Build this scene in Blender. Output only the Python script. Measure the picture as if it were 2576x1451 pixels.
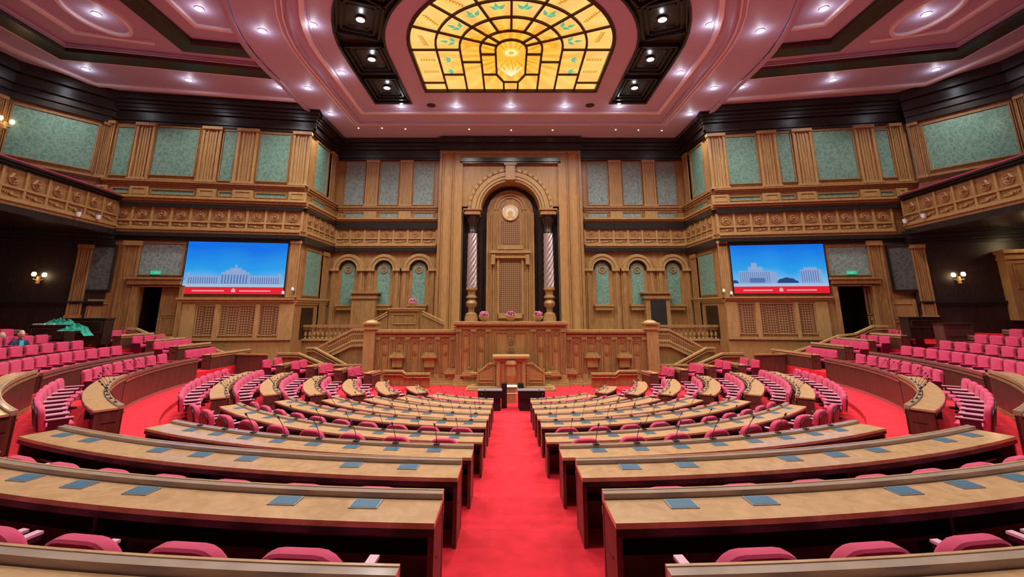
import bpy, bmesh, math, random
from math import sin, cos, pi, radians, asin, acos, sqrt, hypot, atan2
from mathutils import Vector, Matrix
random.seed(7)
SC = bpy.context.scene
COL = SC.collection
for o in list(bpy.data.objects): bpy.data.objects.remove(o)

# ------------------------------------------------------------------ camera
EYE = 4.47                        # height of the lens above the floor in front of the rostrum
CX = -0.137
FPX, U0, V0, TH = 1130.0, 1279.5, 525.0, radians(12.45)
cam_d = bpy.data.cameras.new('camera'); cam = bpy.data.objects.new('camera', cam_d); COL.objects.link(cam)
cam.location = (CX, 0, EYE); cam.rotation_euler = (pi/2+TH, 0, 0)
cam_d.sensor_fit = 'HORIZONTAL'; cam_d.sensor_width = 36
cam_d.lens = FPX/2576*36; cam_d.shift_x = (1288-U0)/2576; cam_d.shift_y = -(725.5-V0)/2576
cam_d.clip_start = .05; cam_d.clip_end = 200
SC.camera = cam
# ------------------------------------------------------------------ world, exposure
w = bpy.data.worlds.new('world'); SC.world = w; w.use_nodes = True
w.node_tree.nodes['Background'].inputs[0].default_value = (.95, .96, 1.0, 1)
w.node_tree.nodes['Background'].inputs[1].default_value = .10
SC.view_settings.view_transform = 'Standard'; SC.view_settings.look = 'None'
SC.view_settings.gamma = 1; SC.view_settings.exposure = -0.25; SC.view_settings.use_curve_mapping = False
LAMP_W = 225.0                     # watts of one ceiling downlight

# ------------------------------------------------------------------ materials
def mat(name, col, rough=.6, metal=0, emit=None, es=0, spec=.5, coat=0):
    m = bpy.data.materials.new(name); m.use_nodes = True
    b = m.node_tree.nodes['Principled BSDF']
    b.inputs['Base Color'].default_value = (*col, 1); b.inputs['Roughness'].default_value = rough
    b.inputs['Metallic'].default_value = metal; b.inputs['Specular IOR Level'].default_value = spec
    if coat: b.inputs['Coat Weight'].default_value = coat; b.inputs['Coat Roughness'].default_value = .12
    if emit: b.inputs['Emission Color'].default_value = (*emit, 1); b.inputs['Emission Strength'].default_value = es
    return m
def ramp(nt, src, stops, tgt):
    r = nt.nodes.new('ShaderNodeValToRGB'); cr = r.color_ramp
    while len(cr.elements) < len(stops): cr.elements.new(.5)
    for e, (p, c) in zip(cr.elements, stops): e.position = p; e.color = (*c, 1)
    nt.links.new(src, r.inputs[0]); nt.links.new(r.outputs[0], tgt); return r
def coords(nt, scale):
    tc = nt.nodes.new('ShaderNodeTexCoord'); mp = nt.nodes.new('ShaderNodeMapping'); mp.inputs['Scale'].default_value = scale
    nt.links.new(tc.outputs['Object'], mp.inputs[0]); return mp.outputs[0]
def bump(nt, src, strength, dist=.02):
    b = nt.nodes.new('ShaderNodeBump'); b.inputs['Strength'].default_value = strength; b.inputs['Distance'].default_value = dist
    nt.links.new(src, b.inputs['Height']); nt.links.new(b.outputs[0], nt.nodes['Principled BSDF'].inputs['Normal'])
def wood(name, c1, c2, scale=(3, 3, .5), rough=.4, coat=0):
    m = mat(name, c1, rough, coat=coat); nt = m.node_tree
    n = nt.nodes.new('ShaderNodeTexNoise'); n.inputs['Scale'].default_value = 3; n.inputs['Detail'].default_value = 6; n.inputs['Distortion'].default_value = .8
    nt.links.new(coords(nt, scale), n.inputs['Vector'])
    ramp(nt, n.outputs['Fac'], [(.3, c1), (.7, c2)], nt.nodes['Principled BSDF'].inputs['Base Color'])
    bump(nt, n.outputs['Fac'], .08); return m
WOOD = wood('carved_oak', (.25, .125, .04), (.40, .215, .078))
WOODL = wood('pale_oak', (.33, .19, .068), (.47, .29, .115))
WOODR = wood('red_oak', (.34, .18, .06), (.46, .26, .092))
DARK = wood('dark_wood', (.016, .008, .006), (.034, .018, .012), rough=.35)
CORN = wood('dark_cornice_wood', (.014, .011, .010), (.028, .021, .018), rough=.28)  # near-black wood of cornices, coffers and beams
DESKT = wood('desk_veneer', (.50, .285, .135), (.66, .40, .20), (2, 2, 2), rough=.22, coat=.3)
RIDGE = wood('desk_console_veneer', (.36, .26, .2), (.46, .34, .26), (1, 1, 6), rough=.2, coat=.4)
PANEL = wood('desk_panel_wood', (.075, .026, .020), (.125, .045, .030), rough=.4)
GOLD = mat('gilded_wood', (.72, .46, .18), .3, .25)
LINE = mat('shadow_gap', (.01, .008, .008), .7)
PINK = mat('pink_velvet', (.78, .075, .20), .75); 
def velvet(m, c1, c2):
    nt = m.node_tree; n = nt.nodes.new('ShaderNodeTexNoise'); n.inputs['Scale'].default_value = 4
    nt.links.new(coords(nt, (1, 1, 1)), n.inputs['Vector'])
    ramp(nt, n.outputs['Fac'], [(.3, c1), (.7, c2)], nt.nodes['Principled BSDF'].inputs['Base Color'])
    m.node_tree.nodes['Principled BSDF'].inputs['Sheen Weight'].default_value = .4
velvet(PINK, (.50, .022, .085), (.66, .040, .13)); PINK.node_tree.nodes['Principled BSDF'].inputs['Sheen Weight'].default_value = .12
MAROON = mat('maroon_leather', (.06, .006, .018), .4)
LEDGE = wood('mahogany_ledge', (.26, .09, .075), (.36, .14, .11), (1, 1, 6), rough=.25, coat=.4)
ARMP = mat('arm_pad_glint', (.75, .42, .5), .3)  # pale tone puts the white glint of the armrests into the colour
CHROME = mat('brushed_steel', (.8, .74, .74), .25, .9)
BLACK = mat('black_plastic', (.008, .008, .009), .4)
GREY = mat('grey_metal', (.35, .36, .38), .4, .6)
WHITE = mat('white_plastic', (.85, .85, .83), .4)
TABLET = mat('blue_grey_screen', (.04, .13, .21), .35)
PAPER = mat('white_paper', (.85, .83, .8), .8)
CARPET = mat('red_carpet', (.85, .008, .02), .95); velvet(CARPET, (.56, .004, .014), (.72, .010, .026)); CARPET.node_tree.nodes['Principled BSDF'].inputs['Sheen Weight'].default_value = 0
nt = CARPET.node_tree; n = nt.nodes.new('ShaderNodeTexNoise'); n.inputs['Scale'].default_value = 90; bump(nt, n.outputs['Fac'], .3, .01)
CEIL = mat('rose_plaster', (.47, .40, .55), .55)
CEILH = mat('rose_white_moulding', (.82, .76, .8), .4)
def damask(name, cs):
    m = mat(name, cs[0], .55); nt = m.node_tree
    v1 = nt.nodes.new('ShaderNodeTexVoronoi'); v1.inputs['Scale'].default_value = 5.0; v1.feature = 'SMOOTH_F1'
    nt.links.new(coords(nt, (1, 1, .8)), v1.inputs['Vector'])
    ramp(nt, v1.outputs['Distance'], [(.12, cs[1]), (.3, cs[0]), (.5, cs[1]), (.7, cs[0])], nt.nodes['Principled BSDF'].inputs['Base Color']); return m
TEAL = damask('teal_damask', [(.095,.215,.165), (.185,.33,.26)])
TEAL_SHADE = damask('shaded_teal_damask', [(.05,.055,.055), (.10,.11,.108)])  # teal fabric darkened: the shade under the galleries is put into the colour
SLATE = damask('slate_damask', [(.15,.21,.20), (.27,.35,.33)])
GRILLE = mat('woven_grille', (.3, .15, .06), .5); nt = GRILLE.node_tree
ck = nt.nodes.new('ShaderNodeTexChecker'); ck.inputs['Scale'].default_value = 9
ck.inputs['Color1'].default_value = (.36, .19, .075, 1); ck.inputs['Color2'].default_value = (.10, .045, .02, 1)
mpn = nt.nodes.new('ShaderNodeMapping'); mpn.inputs['Rotation'].default_value = (0, radians(45), 0)
tcn = nt.nodes.new('ShaderNodeTexCoord'); nt.links.new(tcn.outputs['Object'], mpn.inputs[0]); nt.links.new(mpn.outputs[0], ck.inputs['Vector'])
nt.links.new(ck.outputs[0], nt.nodes['Principled BSDF'].inputs['Base Color'])
LAMPM = mat('downlight_glass', (1, 1, 1), .3, emit=(.92, .95, 1), es=18)
WARM = mat('warm_lamp', (1, .8, .5), .3, emit=(1, .72, .35), es=9)
COVE = mat('cove_light_strip', (1, 1, 1), .5, emit=(.86, .92, 1), es=1.2)
GREENM = mat('green_cloth', (.02, .33, .22), .8)
SIGNG = mat('exit_sign_green', (0, .3, .15), .4, emit=(.02, .7, .4), es=.7)
SKIN = mat('skin', (.62, .36, .28), .55); HAIR = mat('grey_hair', (.12, .1, .1), .7); NAVY = mat('navy_wool', (.012, .02, .07), .7)
SHIRT = mat('teal_shirt', (.05, .45, .45), .7)
BOWL = mat('plum_flowers', (.18, .03, .10), .5); BOWLB = mat('plum_blossom', (.45, .12, .26), .6)

# ------------------------------------------------------------------ mesh helpers
class MB:
    def __init__(s): s.v = []; s.f = []
    def hexa(s, p):              # eight corners: bottom ring 0-3, top ring 4-7
        b = len(s.v); s.v += [tuple(q) for q in p]
        for f in ((3,2,1,0),(4,5,6,7),(0,1,5,4),(1,2,6,5),(2,3,7,6),(3,0,4,7)): s.f.append(tuple(b+i for i in f))
    def box(s, x0,x1,y0,y1,z0,z1):
        s.hexa([(x0,y0,z0),(x1,y0,z0),(x1,y1,z0),(x0,y1,z0),(x0,y0,z1),(x1,y0,z1),(x1,y1,z1),(x0,y1,z1)])
    def grid(s, rows, closed_u=False, closed_v=False):
        b = len(s.v); nr = len(rows); nc = len(rows[0])
        for r in rows: s.v += [tuple(q) for q in r]
        for i in range(nr if closed_u else nr-1):
            for j in range(nc if closed_v else nc-1):
                i2 = (i+1) % nr; j2 = (j+1) % nc
                s.f.append((b+i*nc+j, b+i*nc+j2, b+i2*nc+j2, b+i2*nc+j))
    def cap(s, pts, flip=False):
        b = len(s.v); s.v += [tuple(q) for q in pts]; f = tuple(range(b, b+len(pts))); s.f.append(f[::-1] if flip else f)
    def tube(s, pts, r, n=8, rs=None):
        rows = []
        for i, p in enumerate(pts):
            p = Vector(p); d = Vector(pts[min(i+1, len(pts)-1)]) - Vector(pts[max(i-1, 0)]); d.normalize()
            a = d.cross(Vector((0,0,1))) if abs(d.z) < .95 else d.cross(Vector((1,0,0))); a.normalize(); c = d.cross(a)
            R = rs[i] if rs else r
            rows.append([p + (a*cos(t)+c*sin(t))*R for t in [2*pi*k/n for k in range(n)]])
        s.grid(rows, closed_v=True); s.cap(rows[0]); s.cap(rows[-1], True)
    def lathe(s, prof, c=(0,0,0), n=16, axis='z', mod=None):
        rows = []
        for r, h in prof:
            row = []
            for k in range(n):
                t = 2*pi*k/n; R = r*(mod(t, h) if mod else 1)
                q = (R*cos(t), R*sin(t), h)
                if axis == 'y': q = (q[0], -q[2], q[1])
                row.append((c[0]+q[0], c[1]+q[1], c[2]+q[2]))
            rows.append(row)
        s.grid(rows, closed_v=True); s.cap(rows[0], True); s.cap(rows[-1])
def link(name, mb, m, parent=None, smooth=False, extra=()):
    me = bpy.data.meshes.new(name); me.from_pydata(mb.v, [], mb.f); me.update()
    bm = bmesh.new(); bm.from_mesh(me); bmesh.ops.recalc_face_normals(bm, faces=bm.faces); bm.to_mesh(me); bm.free()
    if smooth:
        for p in me.polygons: p.use_smooth = True
        try: me.set_sharp_from_angle(angle=radians(40))
        except Exception: pass
    me.materials.append(m)
    for e in extra: me.materials.append(e)
    o = bpy.data.objects.new(name, me); COL.objects.link(o)
    if parent: o.parent = parent
    return o
def tag(o, label=None, cat=None, group=None, kind=None):
    if label: o['label'] = label
    if cat: o['category'] = cat
    if group: o['group'] = group
    if kind: o['kind'] = kind
    return o
def struct(name, mb, m, parent=None, smooth=False):
    o = link(name, mb, m, parent, smooth)
    if not parent: o['kind'] = 'structure'
    return o
def empty(name, loc=(0,0,0), rz=0, **k):
    o = bpy.data.objects.new(name, None); o.location = loc; o.rotation_euler = (0,0,rz); COL.objects.link(o); tag(o, **k); return o
def copytree(root, loc, rz, parent=None):
    r = root.copy(); COL.objects.link(r)
    if parent is None: r.location = loc; r.rotation_euler = (0,0,rz)
    else: r.parent = parent
    for ch in list(root.children): copytree(ch, None, None, r)
    return r
ORD = ['zeroth','first','second','third','fourth','fifth','sixth','seventh','eighth','ninth','tenth','eleventh','twelfth','thirteenth','fourteenth','fifteenth','sixteenth','seventeenth','eighteenth','nineteenth','twentieth','21st','22nd','23rd','24th','25th','26th','27th','28th','29th','30th']
SIDE = {-1: 'left', 1: 'right'}

# camera-ray helper, used to turn surveyed picture measurements into metres on a given wall
def ray(u, v):
    a = (u-U0)/FPX; b = -(v-V0)/FPX
    return a, cos(TH)-b*sin(TH), sin(TH)+b*cos(TH)
class Plane:                     # vertical wall plane from A towards B (plan points); offset grows towards the room
    def __init__(s, A, B):
        s.A = A; d = hypot(B[0]-A[0], B[1]-A[1]); s.L = d; s.d = ((B[0]-A[0])/d, (B[1]-A[1])/d)
        n = (s.d[1], -s.d[0])
        if n[0]*(CX-A[0]) + n[1]*(0-A[1]) < 0: n = (-n[0], -n[1])
        s.n = n
    def hit(s, u, v):
        rx, ry, rz = ray(u, v)
        den = rx*s.n[0]+ry*s.n[1]; t = ((s.A[0]-CX)*s.n[0]+s.A[1]*s.n[1])/den
        x, y, z = CX+rx*t, ry*t, EYE+rz*t
        return (x-s.A[0])*s.d[0]+(y-s.A[1])*s.d[1], z
    def p(s, q, z, o=0): return (s.A[0]+s.d[0]*q+s.n[0]*o, s.A[1]+s.d[1]*q+s.n[1]*o, z)
    def rect(s, uL, uR, vT, vB):
        um, vm = (uL+uR)/2, (vT+vB)/2
        a, b = s.hit(uL, vm)[0], s.hit(uR, vm)[0]
        return min(a,b), max(a,b), s.hit(um, vB)[1], s.hit(um, vT)[1]
    def box(s, mb, r, o0, o1):
        a, b, z0, z1 = r
        mb.hexa([s.p(a,z0,o0),s.p(b,z0,o0),s.p(b,z0,o1),s.p(a,z0,o1),s.p(a,z1,o0),s.p(b,z1,o0),s.p(b,z1,o1),s.p(a,z1,o1)])
    def arch(s, mb, c, zc, r0, r1, o0, o1, a0=0, a1=pi, n=20):
        rows = []
        for i in range(n+1):
            t = a0+(a1-a0)*i/n
            rows.append([s.p(c+r0*cos(t), zc+r0*sin(t), o0), s.p(c+r1*cos(t), zc+r1*sin(t), o0), s.p(c+r1*cos(t), zc+r1*sin(t), o1), s.p(c+r0*cos(t), zc+r0*sin(t), o1)])
        mb.grid(rows, closed_v=True); mb.cap(rows[0]); mb.cap(rows[-1], True)
    def frame(s, mb, r, wd, o0, o1):
        a, b, z0, z1 = r
        s.box(mb, (a-wd, b+wd, z1, z1+wd), o0, o1); s.box(mb, (a-wd, b+wd, z0-wd, z0), o0, o1)
        s.box(mb, (a-wd, a, z0, z1), o0, o1); s.box(mb, (b, b+wd, z0, z1), o0, o1)
def sweep(mb, path, prof, closed=False):      # path in plan, prof = closed polygon of (offset to the left, z)
    n = len(path); rows = []
    for i, (x, y) in enumerate(path):
        a = path[(i-1) % n] if (closed or i > 0) else None; b = path[(i+1) % n] if (closed or i < n-1) else None
        def nrm(p, q):
            d = hypot(q[0]-p[0], q[1]-p[1]); return (-(q[1]-p[1])/d, (q[0]-p[0])/d)
        if a and b:
            n1, n2 = nrm(a, (x,y)), nrm((x,y), b); m = (n1[0]+n2[0], n1[1]+n2[1]); l = m[0]*n1[0]+m[1]*n1[1]; nn = (m[0]/l, m[1]/l)
        else: nn = nrm((x,y), b) if b else nrm(a, (x,y))
        rows.append([(x+nn[0]*o, y+nn[1]*o, z) for o, z in prof])
    mb.grid(rows, closed_u=closed, closed_v=True)
    if not closed: mb.cap(rows[0]); mb.cap(rows[-1], True)

# ------------------------------------------------------------------ seating plan (rings about CY)
CY = 24.5; AISLE = .755
RING = [(22.15,-1.48),(20.3,-1.75),(18.5,-2.01),(16.4,-2.41),(13.1,-3.06),(11.45,-3.13),(9.83,-3.30),(8.2,-3.47),(6.73,-3.61),(5.3,-3.70)]
def rtop(i): return RING[i][1]+EYE
def rfloor(i): return RING[i][1]+EYE-.77
def pol(side, r, a): return (side*r*sin(a), CY-r*cos(a))
STEPS = [(30.6,-1.15),(28.7,-1.42),(26.9,-1.70),(25.1,-1.98)]     # tiers behind the nearest desk row
bounds = [(34, -.87+EYE)]
tiers = []   # (r_in, r_out, z)
edges = [4.76, 6.19, 7.66, 9.28, 10.90, 12.55, 14.45, 15.86, 17.96, 19.76, 21.61, 23.3, 25.1, 26.9, 28.7, 33.0]
zs = [rfloor(9), rfloor(8), rfloor(7), rfloor(6), rfloor(5), rfloor(4), EYE-3.66, rfloor(3), rfloor(2), rfloor(1), rfloor(0), EYE-1.98, EYE-1.70, EYE-1.42, EYE-1.15]
YEND = 28.55
def floor_at(r):
    for k in range(len(zs)):
        if edges[k] <= r < edges[k+1]: return zs[k]
    return 0 if r < edges[0] else zs[-1]
mb = MB()
rows = []
prof = [(4.76, 0.0)]
for k in range(len(zs)):
    prof += [(edges[k], zs[k]), (edges[k+1], zs[k])]
for r, z in prof:
    am = acos(max(-1, (CY-YEND)/r))
    rows.append([(r*sin(am*t/80), CY-r*cos(am*t/80), z+.002) for t in range(-80, 81)])
mb.grid(rows)
mb.cap([(-36,-12,0),(36,-12,0),(36,40,0),(-36,40,0)])
struct('floor', mb, CARPET)

def arcsolid(mb, side, r0, r1, z0, z1, a0, a1, aisle=False, n=None, top=None):
    n = n or max(2, int((a1-a0)*max(r0,r1)/.35))
    rows = []
    for i in range(n+1):
        row = []
        for r, z in ((r0,z0),(r1,z0),(r1,z1),(r0,z1)):
            s0 = asin(AISLE/r) if aisle else a0
            a = s0+(a1-s0)*i/n; x, y = pol(side, r, a); row.append((x, y, z))
        rows.append(row)
    mb.grid(rows, closed_v=True); mb.cap(rows[0]); mb.cap(rows[-1], True)

def make_desk(side, r, z, zf, a0, a1, label, aisle=False, depth=.46, drop=None, group=None):
    """curved bench desk: top, raised console ridge on the hall side, front panel, end panels, shelf"""
    am = (a0+a1)/2; x, y = pol(side, r-.3, am)
    root = empty('curved_desk', (0,0,0), label=label, cat='desk', group=group)
    nar = depth < .3; rb = r-depth; mb = MB(); arcsolid(mb, side, rb, r, z-.045, z, a0, a1, aisle); link('desktop', mb, LEDGE if nar else DESKT, root)
    mb = MB(); arcsolid(mb, side, rb-.01, r+.004, z-.10, z-.047, a0, a1, aisle); link('apron', mb, DARK, root)
    mb = MB(); arcsolid(mb, side, rb-.10, rb-.012, z-.04, z+.05, a0, a1, aisle); link('console_ridge', mb, LEDGE if nar else RIDGE, root)
    mb = MB(); arcsolid(mb, side, rb-.115, rb-.09, z-.045, z+.056, a0, a1, aisle)
    link('ridge_lip', mb, LEDGE if nar else DESKT, root)
    zb = floor_at(rb-.3)+.004 if drop is None else drop
    mb = MB(); arcsolid(mb, side, rb-.11, rb-.06, zb, z-.04, a0, a1, aisle); fp = link('front_panel', mb, PANEL, root)
    mb = MB(); arcsolid(mb, side, rb-.135, rb-.11, zb, zb+.12, a0, a1, aisle); arcsolid(mb, side, rb-.135, rb-.11, z-.16, z-.10, a0, a1, aisle)
    link('panel_rail', mb, LEDGE if nar else WOOD, root)
    mb = MB(); arcsolid(mb, side, rb, r-.18, zf+.42, zf+.45, a0, a1, aisle); link('under_shelf', mb, DARK, root)
    for e in (0, 1):
        mb = MB(); da = .05/r
        if e == 0 and aisle:
            rows = []
            for xx in (AISLE+.004, AISLE+.055):
                rows.append([(side*xx, CY-sqrt((rr)**2-xx*xx), zz) for rr, zz in ((rb-.10, zf), (r-.03, zf), (r-.03, z-.047), (rb-.10, z-.047))])
            mb.grid(rows, closed_v=True); mb.cap(rows[0]); mb.cap(rows[1], True)
        else:
            aa = a0 if e == 0 else a1-da
            arcsolid(mb, side, rb-.10, r-.03, zf, z-.047, aa, aa+da, n=1)
        link('end_panel', mb, PANEL, root)
    k = max(1, int((a1-a0)*r/2.6))
    for i in range(1, k):
        a = a0+(a1-a0)*i/k; mb = MB(); arcsolid(mb, side, rb, r-.12, zf, z-.047, a-.02/r, a+.02/r, n=1); link('support', mb, DARK, root)
    return root

# ------------------------------------------------------------------ chairs
def rounded(w_, h, d, bev, corner, z0, y0, lean=0):
    """upright slab with rounded top corners, bevelled all round"""
    bm = bmesh.new(); pts = [(-w_/2, 0), (w_/2, 0)]
    for k in range(6): t = pi/2*k/5; pts.append((w_/2-corner+corner*cos(t), h-corner+corner*sin(t)))
    for k in range(6): t = pi/2+pi/2*k/5; pts.append((-w_/2+corner+corner*cos(t), h-corner+corner*sin(t)))
    vs = [bm.verts.new((x, -d/2, z)) for x, z in pts]; f = bm.faces.new(vs)
    e = bmesh.ops.extrude_face_region(bm, geom=[f]); bmesh.ops.translate(bm, verts=[q for q in e['geom'] if isinstance(q, bmesh.types.BMVert)], vec=(0, d, 0))
    bmesh.ops.recalc_face_normals(bm, faces=bm.faces)
    es = [x for x in bm.edges if abs(x.verts[0].co.y-x.verts[1].co.y) < 1e-5]
    bmesh.ops.bevel(bm, geom=es, offset=bev, segments=3, profile=.6, affect='EDGES')
    mb = MB()
    for v in bm.verts:
        x, y, z = v.co; mb.v.append((x, y0+y-lean*z, z0+z))
    bm.verts.index_update(); mb.f = [tuple(v.index for v in f.verts) for f in bm.faces]; bm.free(); return mb
def cushion(w_, d, h, z0, y0, bev=.035):
    bm = bmesh.new(); bmesh.ops.create_cube(bm, size=1); 
    for v in bm.verts: v.co = Vector((v.co.x*w_, v.co.y*d, v.co.z*h))
    bmesh.ops.bevel(bm, geom=list(bm.edges), offset=bev, segments=3, profile=.6, affect='EDGES')
    mb = MB(); mb.v = [(v.co.x, v.co.y+y0, v.co.z+z0) for v in bm.verts]; bm.verts.index_update()
    mb.f = [tuple(v.index for v in f.verts) for f in bm.faces]; bm.free(); return mb
def make_armchair():
    t = empty('armchair', cat='chair')
    link('seat', cushion(.54, .52, .13, .44, .02), PINK, t, True)
    link('backrest', rounded(.62, .53, .13, .045, .19, .42, -.27, .16), PINK, t, True)
    link('back_shell', rounded(.54, .46, .03, .008, .15, .42, -.355, .16), MAROON, t, True)
    for s in (-1, 1):
        mb = MB(); mb.box(s*.315-.035, s*.315+.035, -.24, .22, .60, .64); mb.box(s*.315-.025, s*.315+.025, -.2, .16, .40, .60)
        a = link('armrest', mb, MAROON, t)
        mb = MB(); mb.box(s*.315-.037, s*.315+.037, -.25, .23, .64, .662); link('arm_pad', mb, ARMP, a)
    mb = MB(); mb.lathe([(.22,0),(.22,.03),(.05,.05),(.04,.38)], n=12); link('pedestal', mb, BLACK, t, True)
    return t
def make_tipup():
    t = empty('auditorium_seat', cat='seat')
    link('seat', cushion(.58, .50, .14, .44, .03), PINK, t, True)
    link('backrest', rounded(.62, .60, .12, .035, .09, .38, -.26, .14), PINK, t, True)
    link('back_shell', rounded(.56, .5, .03, .008, .08, .40, -.335, .14), MAROON, t, True)
    for s in (-1, 1):
        mb = MB(); mb.box(s*.345-.03, s*.345+.03, -.26, .22, 0, .60); a = link('side_frame', mb, MAROON, t)
        mb = MB(); mb.box(s*.345-.036, s*.345+.036, -.27, .24, .60, .63); link('armrest', mb, PINK, a)
    return t
def make_mic():
    t = empty('desk_microphone', cat='microphone')
    mb = MB(); mb.box(-.05,.05,-.035,.035,0,.018); link('base', mb, BLACK, t)
    pts = [(0,-.20*(k/6)**1.5, .018+.33*(k/6)) for k in range(7)]
    mb = MB(); mb.tube(pts, .006, 6); link('gooseneck', mb, BLACK, t, True)
    mb = MB(); mb.tube([(0,-.20,.348),(0,-.215,.37),(0,-.24,.40)], .017, 8, [.012,.018,.015]); link('microphone_head', mb, BLACK, t, True)
    return t
def make_tablet():
    t = empty('tablet', cat='tablet')
    mb = MB(); mb.hexa([(-.13,-.09,0),(.13,-.09,0),(.13,.09,0),(-.13,.09,0),(-.13,-.09,.01),(.13,-.09,.01),(.13,.09,.014),(-.13,.09,.014)]); link('case', mb, GREY, t)
    mb = MB(); mb.cap([(-.12,-.08,.0125),(.12,-.08,.0125),(.12,.08,.016),(-.12,.08,.016)]); link('screen', mb, TABLET, t)
    return t
PROTO = {'arm': make_armchair(), 'tip': make_tipup(), 'mic': make_mic(), 'tab': make_tablet()}
USED = set()
def place(kind, x, y, z, rz, label, group):
    p = PROTO[kind]
    if kind not in USED: USED.add(kind); o = p; o.location = (x,y,z); o.rotation_euler = (0,0,rz)
    else: o = copytree(p, (x,y,z), rz)
    o['label'] = label; o['group'] = group; return o
BASEKIDS = {k: list(v.children) for k, v in PROTO.items()}

ROWN = ['nearest','second nearest','third nearest','fourth nearest','fifth nearest','sixth nearest','seventh nearest','eighth nearest','ninth nearest','farthest']
# centre blocks
AEND = [34, 30, 25.6, 27.6, 45.5, 45.5, 45.5, 45, 45, 44]
for i, (r, zt) in enumerate(RING):
    for side in (-1, 1):
        z = rtop(i); zf = rfloor(i); am = (AISLE+.02)/r; a1 = radians(AEND[i])
        drop = None
        if i == 3: drop = EYE-3.66
        make_desk(side, r, z, zf, asin(AISLE/r), a1, f'curved wooden desk on the {SIDE[side]} of the central aisle, {ROWN[i]} row', True, drop=drop)
        sp = .80 if i < 4 else (1.06 if i == 4 else .84)
        rc = r+.50; n = int(((a1)*rc-.9)/sp)
        for k in range(n):
            a = (1.5+k*sp)/rc if i < 5 else (1.3+k*sp)/rc
            if a > a1-.3/rc: break
            x, y = pol(side, rc, a)
            place('arm', x, y, zf, side*a, f'pink armchair, {ORD[k+1]} {SIDE[side]} from the central aisle, at the {ROWN[i]} desk row', f'pink armchairs, {ROWN[i]} centre row').scale = (1.1,1.1,1.12) if i == 4 else (1,1,1)
            if i >= 3:
                x, y = pol(side, r-.50, a)
                place('mic', x, y, z+.05, side*a, f'black gooseneck microphone, {ORD[k+1]} {SIDE[side]} from the aisle on the {ROWN[i]} row desk', f'microphones on the {ROWN[i]} centre desks')
            if i <= 6 and not (i in (0,1,2) and k % 4 == 2):
                at = a-(.10 if i < 4 else .05)/rc*1.0
                x, y = pol(side, r-.33, at+.10/rc)
                place('tab', x, y, z, side*a*.6, f'blue-grey tablet, {ORD[k+1]} {SIDE[side]} place from the aisle on the {ROWN[i]} row desk', f'tablets on the {ROWN[i]} centre desks')
# side blocks, inner rings
for i in range(4, 10):
    r = RING[i][0]; z = rtop(i); zf = rfloor(i)
    for side in (-1, 1):
        a0, a1 = radians(53), radians(85 if i < 9 else 74)
        make_desk(side, r, z, zf, a0, a1, f'curved desk of the {SIDE[side]} side block, {ORD[i-3]} ring in from the wide carpet aisle')
        rc = r+.5; sp = .70 if i > 4 else .74; n = int((a1-a0)*rc/sp)
        for k in range(n):
            a = a0+(k+.5)*(a1-a0)/n
            x, y = pol(side, rc, a)
            place('arm', x, y, zf, side*a, f'pink armchair, {ORD[k+1]} from the near end, {SIDE[side]} side block, {ORD[i-3]} ring', f'pink armchairs of the {SIDE[side]} side block')
            x, y = pol(side, r-.50, a)
            place('mic', x, y, z+.05, side*a, f'gooseneck microphone, {ORD[k+1]} from near end, {ORD[i-3]} ring desk of {SIDE[side]} side block', f'microphones of the {SIDE[side]} side block')
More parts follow.
